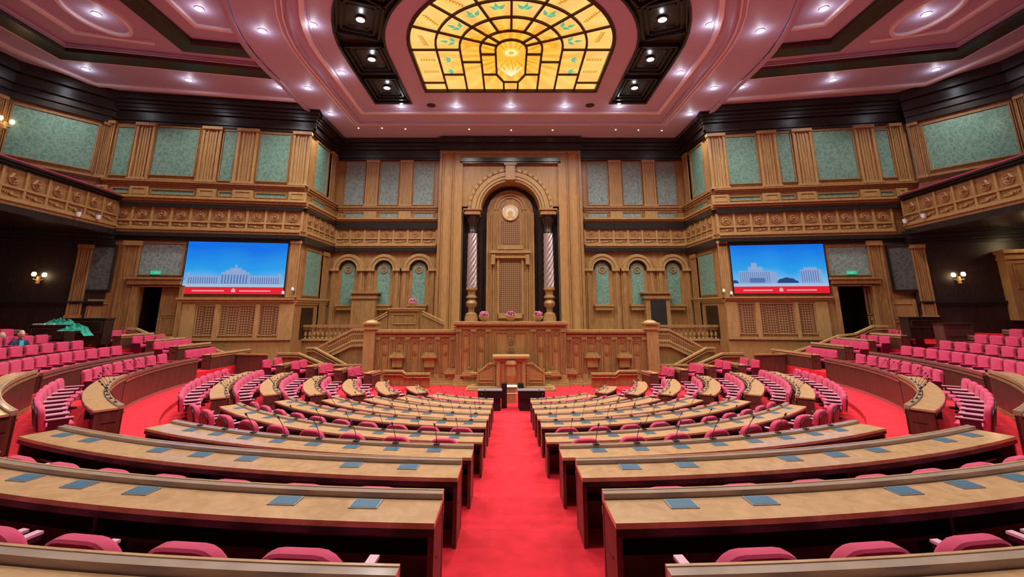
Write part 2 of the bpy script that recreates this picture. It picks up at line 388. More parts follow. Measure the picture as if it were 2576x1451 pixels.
# outer rings at the sides
for i, z_ in enumerate([rtop(0), rtop(1), rtop(2), rtop(3)]): pass
OUT = [(3, 38, 60.5, 63, 87.5), (2, 33, 59.5, 61.5, 87), (1, 36, 60, 62, 87), (0, 40, 60, 62, 87.5)]
for side in (-1, 1):
    for (i, n0, n1, f0, f1) in OUT:
        r = RING[i][0]; z = rtop(i); zf = rfloor(i)
        drop = EYE-3.66 if i == 3 else None
        nm = {3:'lowest',2:'second lowest',1:'third lowest',0:'fourth lowest'}[i]
        if i == 3:
            make_desk(side, r, z, zf, radians(n0), radians(f0), f'wide curved desk of the {nm} side tier, near {SIDE[side]} block', drop=drop)
            make_desk(side, r-.25, z-.08, zf, radians(f0)+.002, radians(f1), f'long panelled barrier with narrow ledge, {nm} side tier, far {SIDE[side]} block', drop=drop, depth=.22)
        else:
            make_desk(side, r, z, zf, radians(n0), radians(n1), f'curved desk of the {nm} side tier, near {SIDE[side]} block', drop=drop)
            make_desk(side, r-.20, z-.17, zf, radians(f0), radians(f1), f'narrow curved ledge desk of the {nm} side tier, far {SIDE[side]} block', drop=drop, depth=.24)
        for (b0, b1, bn) in ((n0, n1, 'near'), (f0, f1, 'far')):
            rc = r+(.52 if bn == 'near' else .40); a0, a1 = radians(b0+.8), radians(b1-1.2); sp = .72 if i == 3 and bn == 'near' else .77; n = int((a1-a0)*rc/sp)
            for k in range(n):
                a = a0+(k+.5)*(a1-a0)/n; x, y = pol(side, rc, a)
                place('arm' if (bn == 'near') else 'tip', x, y, zf, side*a, f'pink seat, {ORD[k+1]} from the near end, {bn} {SIDE[side]} block, {nm} side tier', f'pink seats of the {bn} {SIDE[side]} block')
                if i == 3 and (bn == 'near' or k < 4):
                    x, y = pol(side, r-.50, a)
                    place('mic', x, y, z+(.05 if bn == 'near' else -.03), side*a, f'gooseneck microphone, {ORD[k+1]} on the {bn} part of the {SIDE[side]} barrier desk', f'microphones on the {SIDE[side]} barrier desk')
    # upper tiers under the gallery
    for j, (r, zf) in enumerate([(23.95, EYE-1.98), (25.75, EYE-1.70), (27.55, EYE-1.42), (29.35, EYE-1.15)]):
        a0, a1 = radians(66+3*j), radians(86-2*j)
        make_desk(side, r-.31, zf+.58, zf, a0, radians(89.5-1.2*j), f'dark narrow ledge before the {ORD[j+1]} raised tier under the {SIDE[side]} gallery', depth=.24); n = int((a1-a0)*r/.8)
        for k in range(n):
            a = a0+(k+.5)*(a1-a0)/n; x, y = pol(side, r+.1, a)
            if side == -1 and j == 0 and k in (3, 4, 5): pass
            place('tip', x, y, zf, side*a, f'pink seat, {ORD[k+1]} from near end, {ORD[j+1]} raised tier under the {SIDE[side]} gallery', f'pink seats under the {SIDE[side]} gallery')
    # far blocks beyond the second aisle
    FAR = [(3,91.5,102.5),(2,92.5,100),(1,94,100),(0,93.5,99),(4,97,104.5),(5,98,104.5),(6,98.5,105),(7,100,107)]
    for q, (i, b0, b1) in enumerate(FAR):
        r = RING[i][0]; z = rtop(i); zf = rfloor(i); a0, a1 = radians(b0), radians(b1)
        make_desk(side, r, z, zf, a0, a1, f'short curved desk with dark end panel, {ORD[q+1]} of the farthest {SIDE[side]} block', depth=.40, drop=(EYE-3.66 if i == 3 else None))
        rc = r+.55; n = max(2, int((a1-a0)*rc/.62)) if i != 3 else 4
        if i == 3: a1 = radians(98.5)
        for k in range(n):
            a = a0+(k+.5)*(a1-a0)/n; x, y = pol(side, rc, a)
            place('tip', x, y, zf, side*a, f'pink seat, {ORD[k+1]} in the {ORD[q+1]} short row of the farthest {SIDE[side]} block', f'pink seats of the farthest {SIDE[side]} block')

for side in (-1, 1):
    t = empty('aisle_partition', (0,0,0), label=f'dark low partition closing the {SIDE[side]} carpet aisle before the podium stairs', cat='partition')
    mb = MB(); arcsolid(mb, side, 14.0, 15.8, EYE-3.66, EYE-2.62, radians(98.5), radians(99.2), n=1); link('panel', mb, PANEL, t)
    mb = MB(); arcsolid(mb, side, 13.95, 15.85, EYE-2.62, EYE-2.55, radians(98.3), radians(99.4), n=1); link('cap_rail', mb, WOOD, t)
# ------------------------------------------------------------------ ceiling
ZC = EYE+13.6; ZS = ZC+.45; UC = 22.3
def ucurve(x, yend, n=28, yc=UC, back=-6.0):
    """closed-at-front horseshoe: straight sides, round towards the camera side"""
    pts = [(-x, yend)]
    for k in range(n+1): t = pi*k/n; pts.append((-x*cos(t), yc-x*sin(t)*1.0))
    pts.append((x, yend)); return pts
DISC = [(-13.6,35.4),(-14.05,33.2)]+[(-14.1*cos(pi*k/30), 23.6-14.1*sin(pi*k/30)) for k in range(31)]+[(14.05,33.2),(13.6,35.4)]
def ring_cap(mb, outer, inner, z):          # flat strip between two equal-length outlines
    mb.grid([[(x,y,z) for x,y in outer], [(x,y,z) for x,y in inner]])
# horseshoe soffit built as bands: disc edge -> dark ring outer, dark ring inner -> skylight
def resample(pts, n):
    L = [0]
    for a, b in zip(pts, pts[1:]): L.append(L[-1]+hypot(b[0]-a[0], b[1]-a[1]))
    out = []
    for k in range(n):
        d = L[-1]*k/(n-1); j = 0
        while j < len(L)-2 and L[j+1] < d: j += 1
        t = (d-L[j])/max(1e-9, L[j+1]-L[j]); out.append((pts[j][0]+(pts[j+1][0]-pts[j][0])*t, pts[j][1]+(pts[j+1][1]-pts[j][1])*t))
    return out
ro = ucurve(9.25, 28.35); ri = ucurve(6.7, 28.35); gl = ucurve(5.45, 26.6, yc=21.9)
mb = MB()
N = 90
ring_cap(mb, resample(ucurve(14.1, 28.35, yc=23.6), N), resample(ro, N), ZC)
ring_cap(mb, resample(ri, N), resample(ucurve(5.45, 28.35, yc=21.9), N), ZC)
mb.cap([(-5.45,26.6,ZC),(5.45,26.6,ZC),(5.45,28.35,ZC),(-5.45,28.35,ZC)])
mb.cap([(-14.1,28.35,ZC),(14.1,28.35,ZC),(14.1,33.2,ZC),(13.6,35.6,ZC),(-13.6,35.6,ZC),(-14.1,33.2,ZC)])
sweep(mb, DISC, [(0,ZC),(.01,ZC),(.01,ZS+.2),(0,ZS+.2)])
ceiling = struct('ceiling', mb, CEIL)
mb = MB(); sweep(mb, DISC, [(-.35,ZC-.06),(-.05,ZC-.06),(-.05,ZC),(-.35,ZC)]); sweep(mb, DISC, [(-.18,ZC-.12),(-.02,ZC-.12),(-.02,ZC-.05),(-.18,ZC-.05)]); link('disc_edge_moulding', mb, CEIL, ceiling)
def rings(name, xs, m, hh, wd, yend_of, yc):
    for x in xs:
        mb = MB(); p = ucurve(x, yend_of, yc=yc); sweep(mb, p+[], [(0,ZC-hh),(wd,ZC-hh),(wd,ZC),(0,ZC)], closed=True); link(name, mb, m, ceiling)
rings('ring_moulding', [11.6], CEILH, .10, .07, 31.7, 22.8)
rings('ring_moulding', [11.85], CEILH, .07, .06, 31.95, 22.8)
rings('ring_moulding', [11.35], CEIL, .16, .10, 31.5, 22.8)
rings('cove_band', [10.65], CEILH, .12, .22, 29.85, 22.3)
rings('cove_band', [10.3], CEIL, .06, .1, 29.4, 22.3)
# dark ring of coffers
mb = MB(); ring_cap(mb, resample(ro, N), resample(ri, N), ZC+.30)
sweep(mb, ro, [(0,ZC-.05),(.12,ZC-.05),(.12,ZC+.3),(0,ZC+.3)]); sweep(mb, ri, [(-.12,ZC-.05),(0,ZC-.05),(0,ZC+.3),(-.12,ZC+.3)])
for s in (-1, 1): mb.box(min(s*6.7,s*9.25), max(s*6.7,s*9.25), 28.2, 28.4, ZC-.04, ZC+.3)
link('coffer_ring', mb, CORN, ceiling)
COFF = []
for y in (26.55, 23.1): COFF += [(-7.95, y, 0), (7.95, y, 0)]
for t in (21, 44, 67): COFF += [(-7.98*cos(radians(t)), UC-7.98*sin(radians(t)), radians(t)), (7.98*cos(radians(t)), UC-7.98*sin(radians(t)), -radians(t))]
for (x, y, a) in COFF:
    mb = MB(); M = Matrix.Translation((x,y,0)) @ Matrix.Rotation(a, 4, 'Z')
    for (hw, hl, zz) in ((1.08, 1.45, ZC+.06), (.85, 1.2, ZC+.16), (.62, .95, ZC+.23)):
        for (x0,x1,y0,y1) in ((-hw,hw,-hl,-hl+.09),(-hw,hw,hl-.09,hl),(-hw,-hw+.09,-hl,hl),(hw-.09,hw,-hl,hl)):
            b = len(mb.v); mb.box(x0,x1,y0,y1,zz,ZC+.3); mb.v[b:] = [tuple(M @ Vector(q)) for q in mb.v[b:]]
    link('coffer_frame', mb, CORN, ceiling)
# skylight
sky = empty('window_1', kind='structure')
def glassmat():
    m = mat('stained_glass', (.9, .7, .2), .3); nt = m.node_tree; b = nt.nodes['Principled BSDF']
    g = nt.nodes.new('ShaderNodeTexCoord'); mp = nt.nodes.new('ShaderNodeMapping'); mp.inputs['Location'].default_value = (0, -23.5, 0)
    nt.links.new(g.outputs['Object'], mp.inputs[0])
    gr = nt.nodes.new('ShaderNodeTexGradient'); gr.gradient_type = 'RADIAL'; nt.links.new(mp.outputs[0], gr.inputs[0])
    mu = nt.nodes.new('ShaderNodeMath'); mu.operation = 'MULTIPLY'; mu.inputs[1].default_value = 2*pi*12; nt.links.new(gr.outputs['Fac'], mu.inputs[0])
    ns = nt.nodes.new('ShaderNodeTexNoise'); ns.inputs['Scale'].default_value = .5; ns.inputs['Detail'].default_value = 3; nt.links.new(g.outputs['Object'], ns.inputs['Vector'])
    ad = nt.nodes.new('ShaderNodeMath'); ad.operation = 'MULTIPLY_ADD'; ad.inputs[1].default_value = 3.5; nt.links.new(ns.outputs['Fac'], ad.inputs[0]); nt.links.new(mu.outputs[0], ad.inputs[2])
    si = nt.nodes.new('ShaderNodeMath'); si.operation = 'SINE'; nt.links.new(ad.outputs[0], si.inputs[0])
    ma = nt.nodes.new('ShaderNodeMapRange'); ma.inputs[1].default_value = -1; ma.inputs[2].default_value = 1; nt.links.new(si.outputs[0], ma.inputs[0])
    r = nt.nodes.new('ShaderNodeValToRGB'); cr = r.color_ramp
    st = [(0, (.86,.50,.015)), (.25, (.9,.64,.03)), (.55, (.92,.76,.10)), (.8, (.88,.60,.008)), (1, (.82,.38,.006))]
    while len(cr.elements) < len(st): cr.elements.new(.5)
    for e, (p, c) in zip(cr.elements, st): e.position = p; e.color = (*c, 1)
    nt.links.new(ma.outputs[0], r.inputs[0])
    v = nt.nodes.new('ShaderNodeTexVoronoi'); v.inputs['Scale'].default_value = 1.1; nt.links.new(g.outputs['Object'], v.inputs['Vector'])
    r2 = nt.nodes.new('ShaderNodeMapRange'); r2.inputs[1].default_value = .12; r2.inputs[2].default_value = .5; r2.inputs[3].default_value = .25; r2.inputs[4].default_value = 0
    nt.links.new(v.outputs['Distance'], r2.inputs[0])
    mx = nt.nodes.new('ShaderNodeMix'); mx.data_type = 'RGBA'; mx.inputs[7].default_value = (.92, .85, .32, 1)
    ln = nt.nodes.new('ShaderNodeVectorMath'); ln.operation = 'LENGTH'; nt.links.new(mp.outputs[0], ln.inputs[0]); mp.inputs['Location'].default_value = (0, -22.6, -ZG)
    r3 = nt.nodes.new('ShaderNodeMapRange'); r3.inputs[1].default_value = 1.5; r3.inputs[2].default_value = 4.6; r3.inputs[3].default_value = .05; r3.inputs[4].default_value = .55
    nt.links.new(ln.outputs['Value'], r3.inputs[0]); a2 = nt.nodes.new('ShaderNodeMath'); a2.operation = 'ADD'; a2.use_clamp = True; nt.links.new(r2.outputs[0], a2.inputs[0]); nt.links.new(r3.outputs[0], a2.inputs[1])
    nt.links.new(a2.outputs[0], mx.inputs[0]); nt.links.new(r.outputs[0], mx.inputs[6])
    nt.links.new(mx.outputs[2], b.inputs['Base Color']); nt.links.new(mx.outputs[2], b.inputs['Emission Color']); b.inputs['Emission Strength'].default_value = .85
    return m
ZG = ZC+.12
GLASS = glassmat()
mb = MB(); mb.cap([(x,y,ZG) for x,y in gl]); link('stained_glass', mb, GLASS, sky)
LEAF = mat('leaf_glass', (.1,.5,.35), .3, emit=(.16,.55,.34), es=.8); EAR = mat('amber_glass', (.7,.5,.1), .3, emit=(.42,.25,.02), es=.7); ORG = mat('orange_glass', (.9,.4,.02), .3, emit=(.95,.42,.03), es=.85); PALE = mat('pale_glass', (.9,.9,.6), .3, emit=(.93,.88,.5), es=.85)
def blade(mb, x, y, a, l, w_, z):
    c, s = cos(a), sin(a); pts = [(0,0),(l*.35,w_),(l,0),(l*.35,-w_)]
    mb.cap([(x+p*c-q*s, y+p*s+q*c, z) for p, q in pts])
def at_r(t, r): return (-r*cos(t), 21.9-r*sin(t))
lm, em, om, pm = MB(), MB(), MB(), MB()
for k in range(8):
    t = radians(11+22.5*k)
    x, y = at_r(t, 3.35)
    for j in (-1,0,1): blade(lm, x+.3*cos(t)*abs(j), y+.0*j, pi+t*1+.9*j, .52, .13, ZG-.012)
    x, y = at_r(t, 4.7)
    for j in range(6):
        for s in (-1, 1): blade(em, x+(.16*j-.45)*cos(t+pi/2), y+(.16*j-.45)*sin(t+pi/2)*-1, t+pi/2+s*.7, .24, .05, ZG-.012)
    x, y = at_r(t, 2.0)
    for j in (-1, 0, 1): blade(om, x, y, pi+t*-1+j*.35+pi*0, .85, .1, ZG-.010)
for s in (-1, 1):
    for yy in (23.0, 24.3):
        for j in range(6):
            for q in (-1, 1): blade(em, s*(4.25+.15*j), yy, (0 if s > 0 else pi)+q*.7, .24, .05, ZG-.012)
        for j in (-1,0,1): blade(lm, s*3.4, yy, (0 if s > 0 else pi)+.8*j, .45, .11, ZG-.012)
for k in range(16): blade(pm, 0, 22.3, 2*pi*k/16, .5, .07, ZG-.012)
for k in range(10): blade(om, 0, 22.3, 2*pi*k/10, .24, .06, ZG-.016)
for k in (-2,-1,0,1,2): blade(pm, 0, 24.9, -pi/2+k*.28, 1.5, .1, ZG-.011)
link('leaf_pattern', lm, LEAF, sky); link('wheat_pattern', em, EAR, sky); link('petal_pattern', om, ORG, sky); link('rosette_pattern', pm, PALE, sky)
BARM = mat('dark_bronze_bar', (.06,.018,.012), .4, .3)
def bar(mb, a, b, w_=.055): 
    sweep(mb, [a, b], [(-w_,ZG-.09),(w_,ZG-.09),(w_,ZG+.02),(-w_,ZG+.02)])
mb = MB()
sweep(mb, gl, [(-.09,ZC-.06),(.09,ZC-.06),(.09,ZG+.02),(-.09,ZG+.02)], closed=True)
for r in (4.05, 2.78, 1.68):
    sweep(mb, ucurve(r, 26.6, yc=21.9), [(-.055,ZG-.1),(.055,ZG-.1),(.055,ZG+.02),(-.055,ZG+.02)])
sweep(mb, [(-.44,26.6),(-.44,25.5),(-.85,24.6)]+[(-.85*cos(pi*k/10), 21.9-.9*sin(pi*k/10)) for k in range(11)]+[(.85,24.6),(.44,25.5),(.44,26.6)], [(-.055,ZG-.1),(.055,ZG-.1),(.055,ZG+.02),(-.055,ZG+.02)])
for k in range(1, 8):
    t = radians(22.5*k); r0 = 1.68 if k in (3, 5) else (.9 if k != 4 else 1.68); bar(mb, at_r(t, r0), at_r(t, 5.45))
for s in (-1, 1):
    bar(mb, (s*5.45,21.95), (s*2.78,21.95)); bar(mb, (s*5.45,25.6), (s*4.05,25.6)); bar(mb, (s*4.05,24.6), (s*2.78,24.6)); bar(mb, (s*2.78,23.2), (s*1.68,23.2))
    bar(mb, (s*1.68,22.4), (s*.85,22.4)); bar(mb, (s*1.68,24.6), (s*.85,24.6))
bar(mb, (-.44,25.5), (.44,25.5)); bar(mb, (-.85,24.6), (-.44,25.5))
link('glazing_bars', mb, BARM, sky)
# side ceilings with dark coffered beams
mb = MB()
for s in (-1, 1):
    mb.cap([(s*9,-8,ZS),(s*31,-8,ZS),(s*31,18,ZS),(s*29.6,23.3,ZS),(s*28.9,27.5,ZS),(s*13.9,31.2,ZS),(s*13.9,20,ZS)])
    # behind the horseshoe
mb.cap([(-14,-8,ZS),(14,-8,ZS),(14,9.6,ZS),(-14,9.6,ZS)])
mb.cap([(-14,9.6,ZS+.01),(14,9.6,ZS+.01),(14,24,ZS+.01),(9,14,ZS+.01)])
struct('ceiling', mb, CEIL)
side_c = []
for s in (-1, 1):
    root = empty('trim_1' if s < 0 else 'trim_2', kind='structure')
    k_ = ZS/ZC
    def beam(pts, w_, name, m, z0=.18):
        mb = MB(); sweep(mb, [(s*x, y) for x, y in pts], [(-w_/2,ZS-.02),(-w_/2,ZS-z0),(-w_/2+.12,ZS-z0-.12),(w_/2-.12,ZS-z0-.12),(w_/2,ZS-z0),(w_/2,ZS-.02)]); link(name, mb, m, root)
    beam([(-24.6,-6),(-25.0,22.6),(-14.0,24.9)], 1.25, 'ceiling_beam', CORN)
    beam([(-17.1,-6),(-17.6,21.9),(-14.0,22.6)], 1.1, 'ceiling_beam', CORN)
    beam([(-25.5,-6),(-25.75,23.2),(-14.0,25.65)], .14, 'beam_lip', CEILH, .1); beam([(-23.8,-6),(-24.2,21.9),(-14.0,24.1)], .12, 'beam_lip', CEIL, .1)
    mb = MB(); 
    o = [( s*(-22.3), 8),(s*(-22.6),20.7),(s*(-19.3),21.7)]; sweep(mb, o, [(0,ZS-.14),(.22,ZS-.14),(.22,ZS),(0,ZS)]); link('lit_moulding', mb, CEILH, root)
    mb = MB(); o = [(s*(-15.6),8),(s*(-15.9),20.2),(s*(-14.1),20.7)]; sweep(mb, o, [(0,ZS-.14),(.2,ZS-.14),(.2,ZS),(0,ZS)]); link('lit_moulding', mb, CEILH, root)
    mb = MB(); c = (s*20.3, 19.4)
    for k in range(24):
        pass
    el = [(c[0]+1.15*cos(t), c[1]+1.75*sin(t)) for t in [2*pi*k/32 for k in range(32)]]
    sweep(mb, el, [(0,ZS-.16),(.16,ZS-.16),(.16,ZS),(0,ZS)], closed=True); link('oval_moulding', mb, CEILH, root)
    mb = MB(); sweep(mb, [(s*-27.9,8),(s*-27.6,22.5),(s*-26.6,26.4),(s*-14.1,28.75)], [(-.1,ZS-.16),(.18,ZS-.16),(.18,ZS),(-.1,ZS)]); link('edge_cove', mb, CEILH, root)
# ceiling downlights (fixture + its lamp)
def lamp(x, y, z, r, label, group, power=None, warm=False, spread=126):
    t = empty('ceiling_downlight', (x,y,z), label=label, cat='ceiling light', group=group)
    mb = MB(); mb.lathe([(r,-.01),(r*1.25,-.03),(r*1.3,0),(r*1.3,.02)], n=16); link('trim_ring', mb, CEILH, t, True)
    mb = MB(); mb.lathe([(r*.5,-.035),(r,-.02),(r,0)], n=16); link('lens', mb, WARM if warm else LAMPM, t, True)
    ld = bpy.data.lights.new('lamp_light', 'AREA'); ld.shape = 'DISK'; ld.size = max(.3, r*2); ld.energy = power or LAMP_W; ld.color = (1, .97, .92); ld.spread = radians(spread)
    lo = bpy.data.objects.new('lamp_light', ld); COL.objects.link(lo); lo.parent = t; lo.location = (0,0,-.06)
    ld = bpy.data.lights.new('lamp_halo', 'POINT'); ld.energy = 16; ld.color = (.85, .92, 1); ld.shadow_soft_size = .08
    lo = bpy.data.objects.new('lamp_halo', ld); COL.objects.link(lo); lo.parent = t; lo.location = (0,0,-.28)
    return t
def lab(desc, x): return desc
for k, (x, y) in enumerate([(7.4,19.5),(7.92,23.1),(7.95,26.5)]):
    for s in (-1, 1): lamp(s*x, y, ZC+.2, .17, f'bright round downlight in the {ORD[3-k]} dark coffer from the front, {SIDE[s]} of the skylight', 'downlights in the dark coffers')
for k, (x, y) in enumerate([(9.75,19.6),(10.0,24.2)]):
    for s in (-1, 1): lamp(s*x, y, ZC-.01, .15, f'downlight beside the lit cove, {"near" if k==0 else "far"} one {SIDE[s]} of the dark coffer ring', 'downlights by the lit cove')
for k, (x, y) in enumerate([(12.5,20.1),(12.85,26.1),(12.9,30.0)]):
    for s in (-1, 1): lamp(s*x, y, ZC-.01, .16, f'downlight on the outer ceiling ring, {ORD[3-k]} from the front, {SIDE[s]} side', 'downlights on the outer ceiling ring')
for k, x in enumerate([-7.55,-3.75,0,3.75,7.5]):
    lamp(x, 28.75, ZC-.01, .15, f'{ORD[k+1]} downlight from the left in the front row above the podium', 'front row of downlights', power=LAMP_W*2.0, spread=150)
for k, (x, y, nm) in enumerate([(20.3,19.4,'inside the oval moulding'),(15.0,19.0,'in the small coffer'),(25.6,24.6,'on the border, outermost'),(20.3,25.9,'on the border, middle'),(15.0,26.8,'on the border, innermost')]):
    for s in (-1, 1): lamp(s*x, y, ZS-.01, .16, f'downlight {nm} of the {SIDE[s]} side ceiling', 'side ceiling downlights')
for k, (x, y) in enumerate([(0,13.0),(-6,14),(6,14),(-11,12),(11,12),(-19,12),(19,12),(0,5),(-9,5),(9,5),(-18,4),(18,4),(-25,14),(25,14)]):  # out-of-view downlights, added to light the hall from the camera side
    lamp(x, y, (ZC if hypot(x, y-UC) < 12 else ZS)-.01, .17, f'unseen downlight added nearer the camera to light the hall', 'unseen added downlights nearer the camera', power=LAMP_W*1.5)
for k, (u, v) in enumerate([(902,322),(961,322),(1020,324),(1180,325),(1286,327),(1390,327),(1549,326),(1606,327),(1665,328)]):
    rx, ry, rz = ray(u, v); t = (13.6)/rz
    mb = MB(); mb.lathe([(.05,-.02),(.045,-.03),(.05,.0)], n=8)
    o = link('pin_light', mb, WARM); o.location = (CX+rx*t, ry*t, ZC); tag(o, f'tiny pin light in the front ceiling edge, {ORD[k+1]} from the left', 'ceiling light', 'pin lights above the podium')
for s in (-1, 1):
    mb = MB(); mb.lathe([(.30,-.03),(.26,-.05),(.1,-.03),(.1,0),(.3,0)], n=20)
    o = link('ceiling_speaker', mb, DARK, smooth=True); o.location = (s*5.45, 28.6, ZC-.002); tag(o, f'dark round ceiling speaker {SIDE[s]} of the front downlight row centre', 'speaker')

# ------------------------------------------------------------------ walls
def moulding(pl, root, name, s0, s1, z0, z1, o, m, steps=3):
    mb = MB()
    for k in range(steps):
        a = z0+(z1-z0)*k/steps; b = z0+(z1-z0)*(k+1)/steps; pl.box(mb, (s0, s1, a, b-.012), -.02, o*(k+1)/steps)
    link(name, mb, m, root)
def pilaster(pl, root, r, o, m=WOODL):
    a, b, z0, z1 = r; w_ = b-a; mb = MB()
    pl.box(mb, r, 0, o*.6)
    for f0, f1, oo in ((.0,.12,1),(.24,.32,.85),(.40,.46,.75),(.54,.60,.75),(.68,.76,.85),(.88,1,1)): pl.box(mb, (a+w_*f0, a+w_*f1, z0, z1), 0, o*oo)
    pl.box(mb, (a-.05, b+.05, z0, z0+(z1-z0)*.04), 0, o*1.25); pl.box(mb, (a-.05, b+.05, z1-(z1-z0)*.05, z1), 0, o*1.3)
    link('pilaster', mb, m, root)
def fabric(pl, root, r, o=.03, m=None, fr=WOOD):
    mb = MB(); pl.box(mb, r, -.02, o); q = link('fabric_panel', mb, m or TEAL, root)
    mb = MB(); pl.frame(mb, r, .07, 0, o+.06); pl.frame(mb, (r[0]-.10, r[1]+.10, r[2]-.10, r[3]+.10), .05, 0, o+.02); link('panel_frame', mb, fr, q)
def rosette(pl, root, s, z, R, o, mp=[None]):
    mb = MB(); c = pl.p(s, z, o); n = 20
    ang = atan2(pl.n[1], pl.n[0])
    rows = []
    for (rr, hh) in ((1,0),(.95,.35),(.72,.22),(.55,.6),(.3,.35),(.2,.9),(.02,1)):
        row = []
        for k in range(n):
            t = 2*pi*k/n; q = R*rr*(1+.14*cos(5*t) if rr < .9 else 1)
            a = q*cos(t); zz = q*sin(t); d = hh*R*.55
            row.append((c[0]+pl.d[0]*a+pl.n[0]*d, c[1]+pl.d[1]*a+pl.n[1]*d, c[2]+zz))
        rows.append(row)
    mb.grid(rows, closed_v=True); mb.cap(rows[-1]); link('rosette', mb, WOOD, root, True)
def frieze(pl, root, s0, s1, zb, zm, zt, n, o, us=None):
    """balcony band: rosette panels above, small carved panels below"""
    mb = MB(); pl.box(mb, (s0,s1,zb,zt), 0, o*.55); link('frieze_board', mb, WOOD, root)
    w_ = (s1-s0)/n
    mb = MB(); pl.box(mb, (s0,s1,zm-.06,zm+.05), 0, o); pl.box(mb, (s0,s1,zb,zb+.10), 0, o*1.1); pl.box(mb, (s0,s1,zb-.12,zb), 0, o*1.7); pl.box(mb, (s0,s1,zb-.3,zb-.12), 0, o*1.2); link('frieze_rail', mb, WOODL, root)
    mb = MB()
    for k in range(n+1):
        q = s0+w_*k; pl.box(mb, (q-.07, q+.07, zb, zt), 0, o*.95)
    link('frieze_stile', mb, WOODL, root)
    for k in range(n):
        c = s0+w_*(k+.5); rosette(pl, root, c, (zm+zt)/2, min((zt-zm)*.36, w_*.32), o*.55)
        mb = MB(); zz = (zb+zm)/2; h = (zm-zb)*.22
        for q in (-1, 1):
            for e in range(3): pl.arch(mb, c+q*w_*(.12+.09*e), zz, h*.35, h*.8, o*.5, o*.8, pi/2*q-.9, pi/2*q+2.0, 8)
        pl.arch(mb, c, zz, 0.01, h*.7, o*.5, o*.95, 0, 2*pi, 10)
        link('scroll_carving', mb, WOODL, root)

PL = {-1: Plane((-14.1,30.0), (-26.3,28.0)), 1: Plane((14.1,30.3), (26.5,28.3))}
W = {-1: dict(
      pil=[(253,282),(338,385),(507,555),(596,648),(737,781)], pan=[(290,335,320,445),(388,499,322,446),(559,594,330,459),(651,729,338,461)],
      up=(262,776), rail=(500,460,476), small=(479,497), corn=(560,500,518), fr=(285,760,560,527,560,578), nros=10,
      teal=(343,461,613,690), lint=(327,461,698,716), door=(343,447,718,850), pl0=(297,341,606,850), scr=(467,720,610,740), plr=(727,752,606,748),
      ledge=(447,742,600,748,766), gr=[(494,538),(553,640),(653,699)], grv=(770,842), lpil=[(456,490),(539,552),(641,652),(702,738)], base=(590,850,862), low=(297,742), exit=(394,686)),
     1: dict(
      pil=[(1781,1824),(1908,1953),(1996,2044),(2154,2202),(2244,2272)], pan=[(1827,1905,344,466),(1956,1993,335,462),(2047,2150,328,455),(2205,2241,328,451)],
      up=(1784,2268), rail=(2060,468,483), small=(484,502), corn=(2000,506,522), fr=(1800,2240,2000,533,567,585), nros=10,
      teal=(2083,2187,620,691), lint=(2088,2208,698,714), door=(2112,2200,716,848), pl0=(2196,2232,606,850), scr=(1840,2077,610,738), plr=(1810,1833,606,748),
      ledge=(1822,2092,1950,745,760), gr=[(1859,1900),(1915,1999),(2012,2050)], grv=(764,838), lpil=[(1828,1856),(1902,1913),(2001,2010),(2053,2085)], base=(1980,848,860), low=(1822,2236), exit=(2140,686))}
def screenmat(name, cloudx):
    m = mat(name, (0,0,0), .4); nt = m.node_tree; b = nt.nodes['Principled BSDF']
    tc = nt.nodes.new('ShaderNodeTexCoord'); sp = nt.nodes.new('ShaderNodeSeparateXYZ'); nt.links.new(tc.outputs['Generated'], sp.inputs[0])
    n = nt.nodes.new('ShaderNodeTexNoise'); n.inputs['Scale'].default_value = 2.2; nt.links.new(tc.outputs['Generated'], n.inputs['Vector'])
    ad = nt.nodes.new('ShaderNodeMath'); ad.operation = 'MULTIPLY_ADD'; ad.inputs[1].default_value = -.35; nt.links.new(n.outputs['Fac'], ad.inputs[0]); nt.links.new(sp.outputs['Z'], ad.inputs[2])
    ramp(nt, ad.outputs[0], [(0,(.25,.62,1)),(.3,(.02,.42,1)),(.75,(0,.20,.95))], b.inputs['Emission Color']); b.inputs['Emission Strength'].default_value = .95
    return m
SKYM = screenmat('screen_sky_picture', 0)
BLD = mat('screen_building_picture', (0,0,0), .5, emit=(.36,.55,.92), es=.8); BLD2 = mat('screen_window_picture', (0,0,0), .5, emit=(.12,.26,.7), es=.7)
BAN = mat('screen_banner_picture', (0,0,0), .5, emit=(.95,.01,.03), es=.95); TXT = mat('screen_text_picture', (0,0,0), .5, emit=(1,.55,.6), es=.95)
TREE = mat('screen_tree_picture', (0,0,0), .5, emit=(.02,.07,.25), es=.8); PLAZA = mat('screen_plaza_picture', (0,0,0), .5, emit=(.45,.68,.95), es=.9)
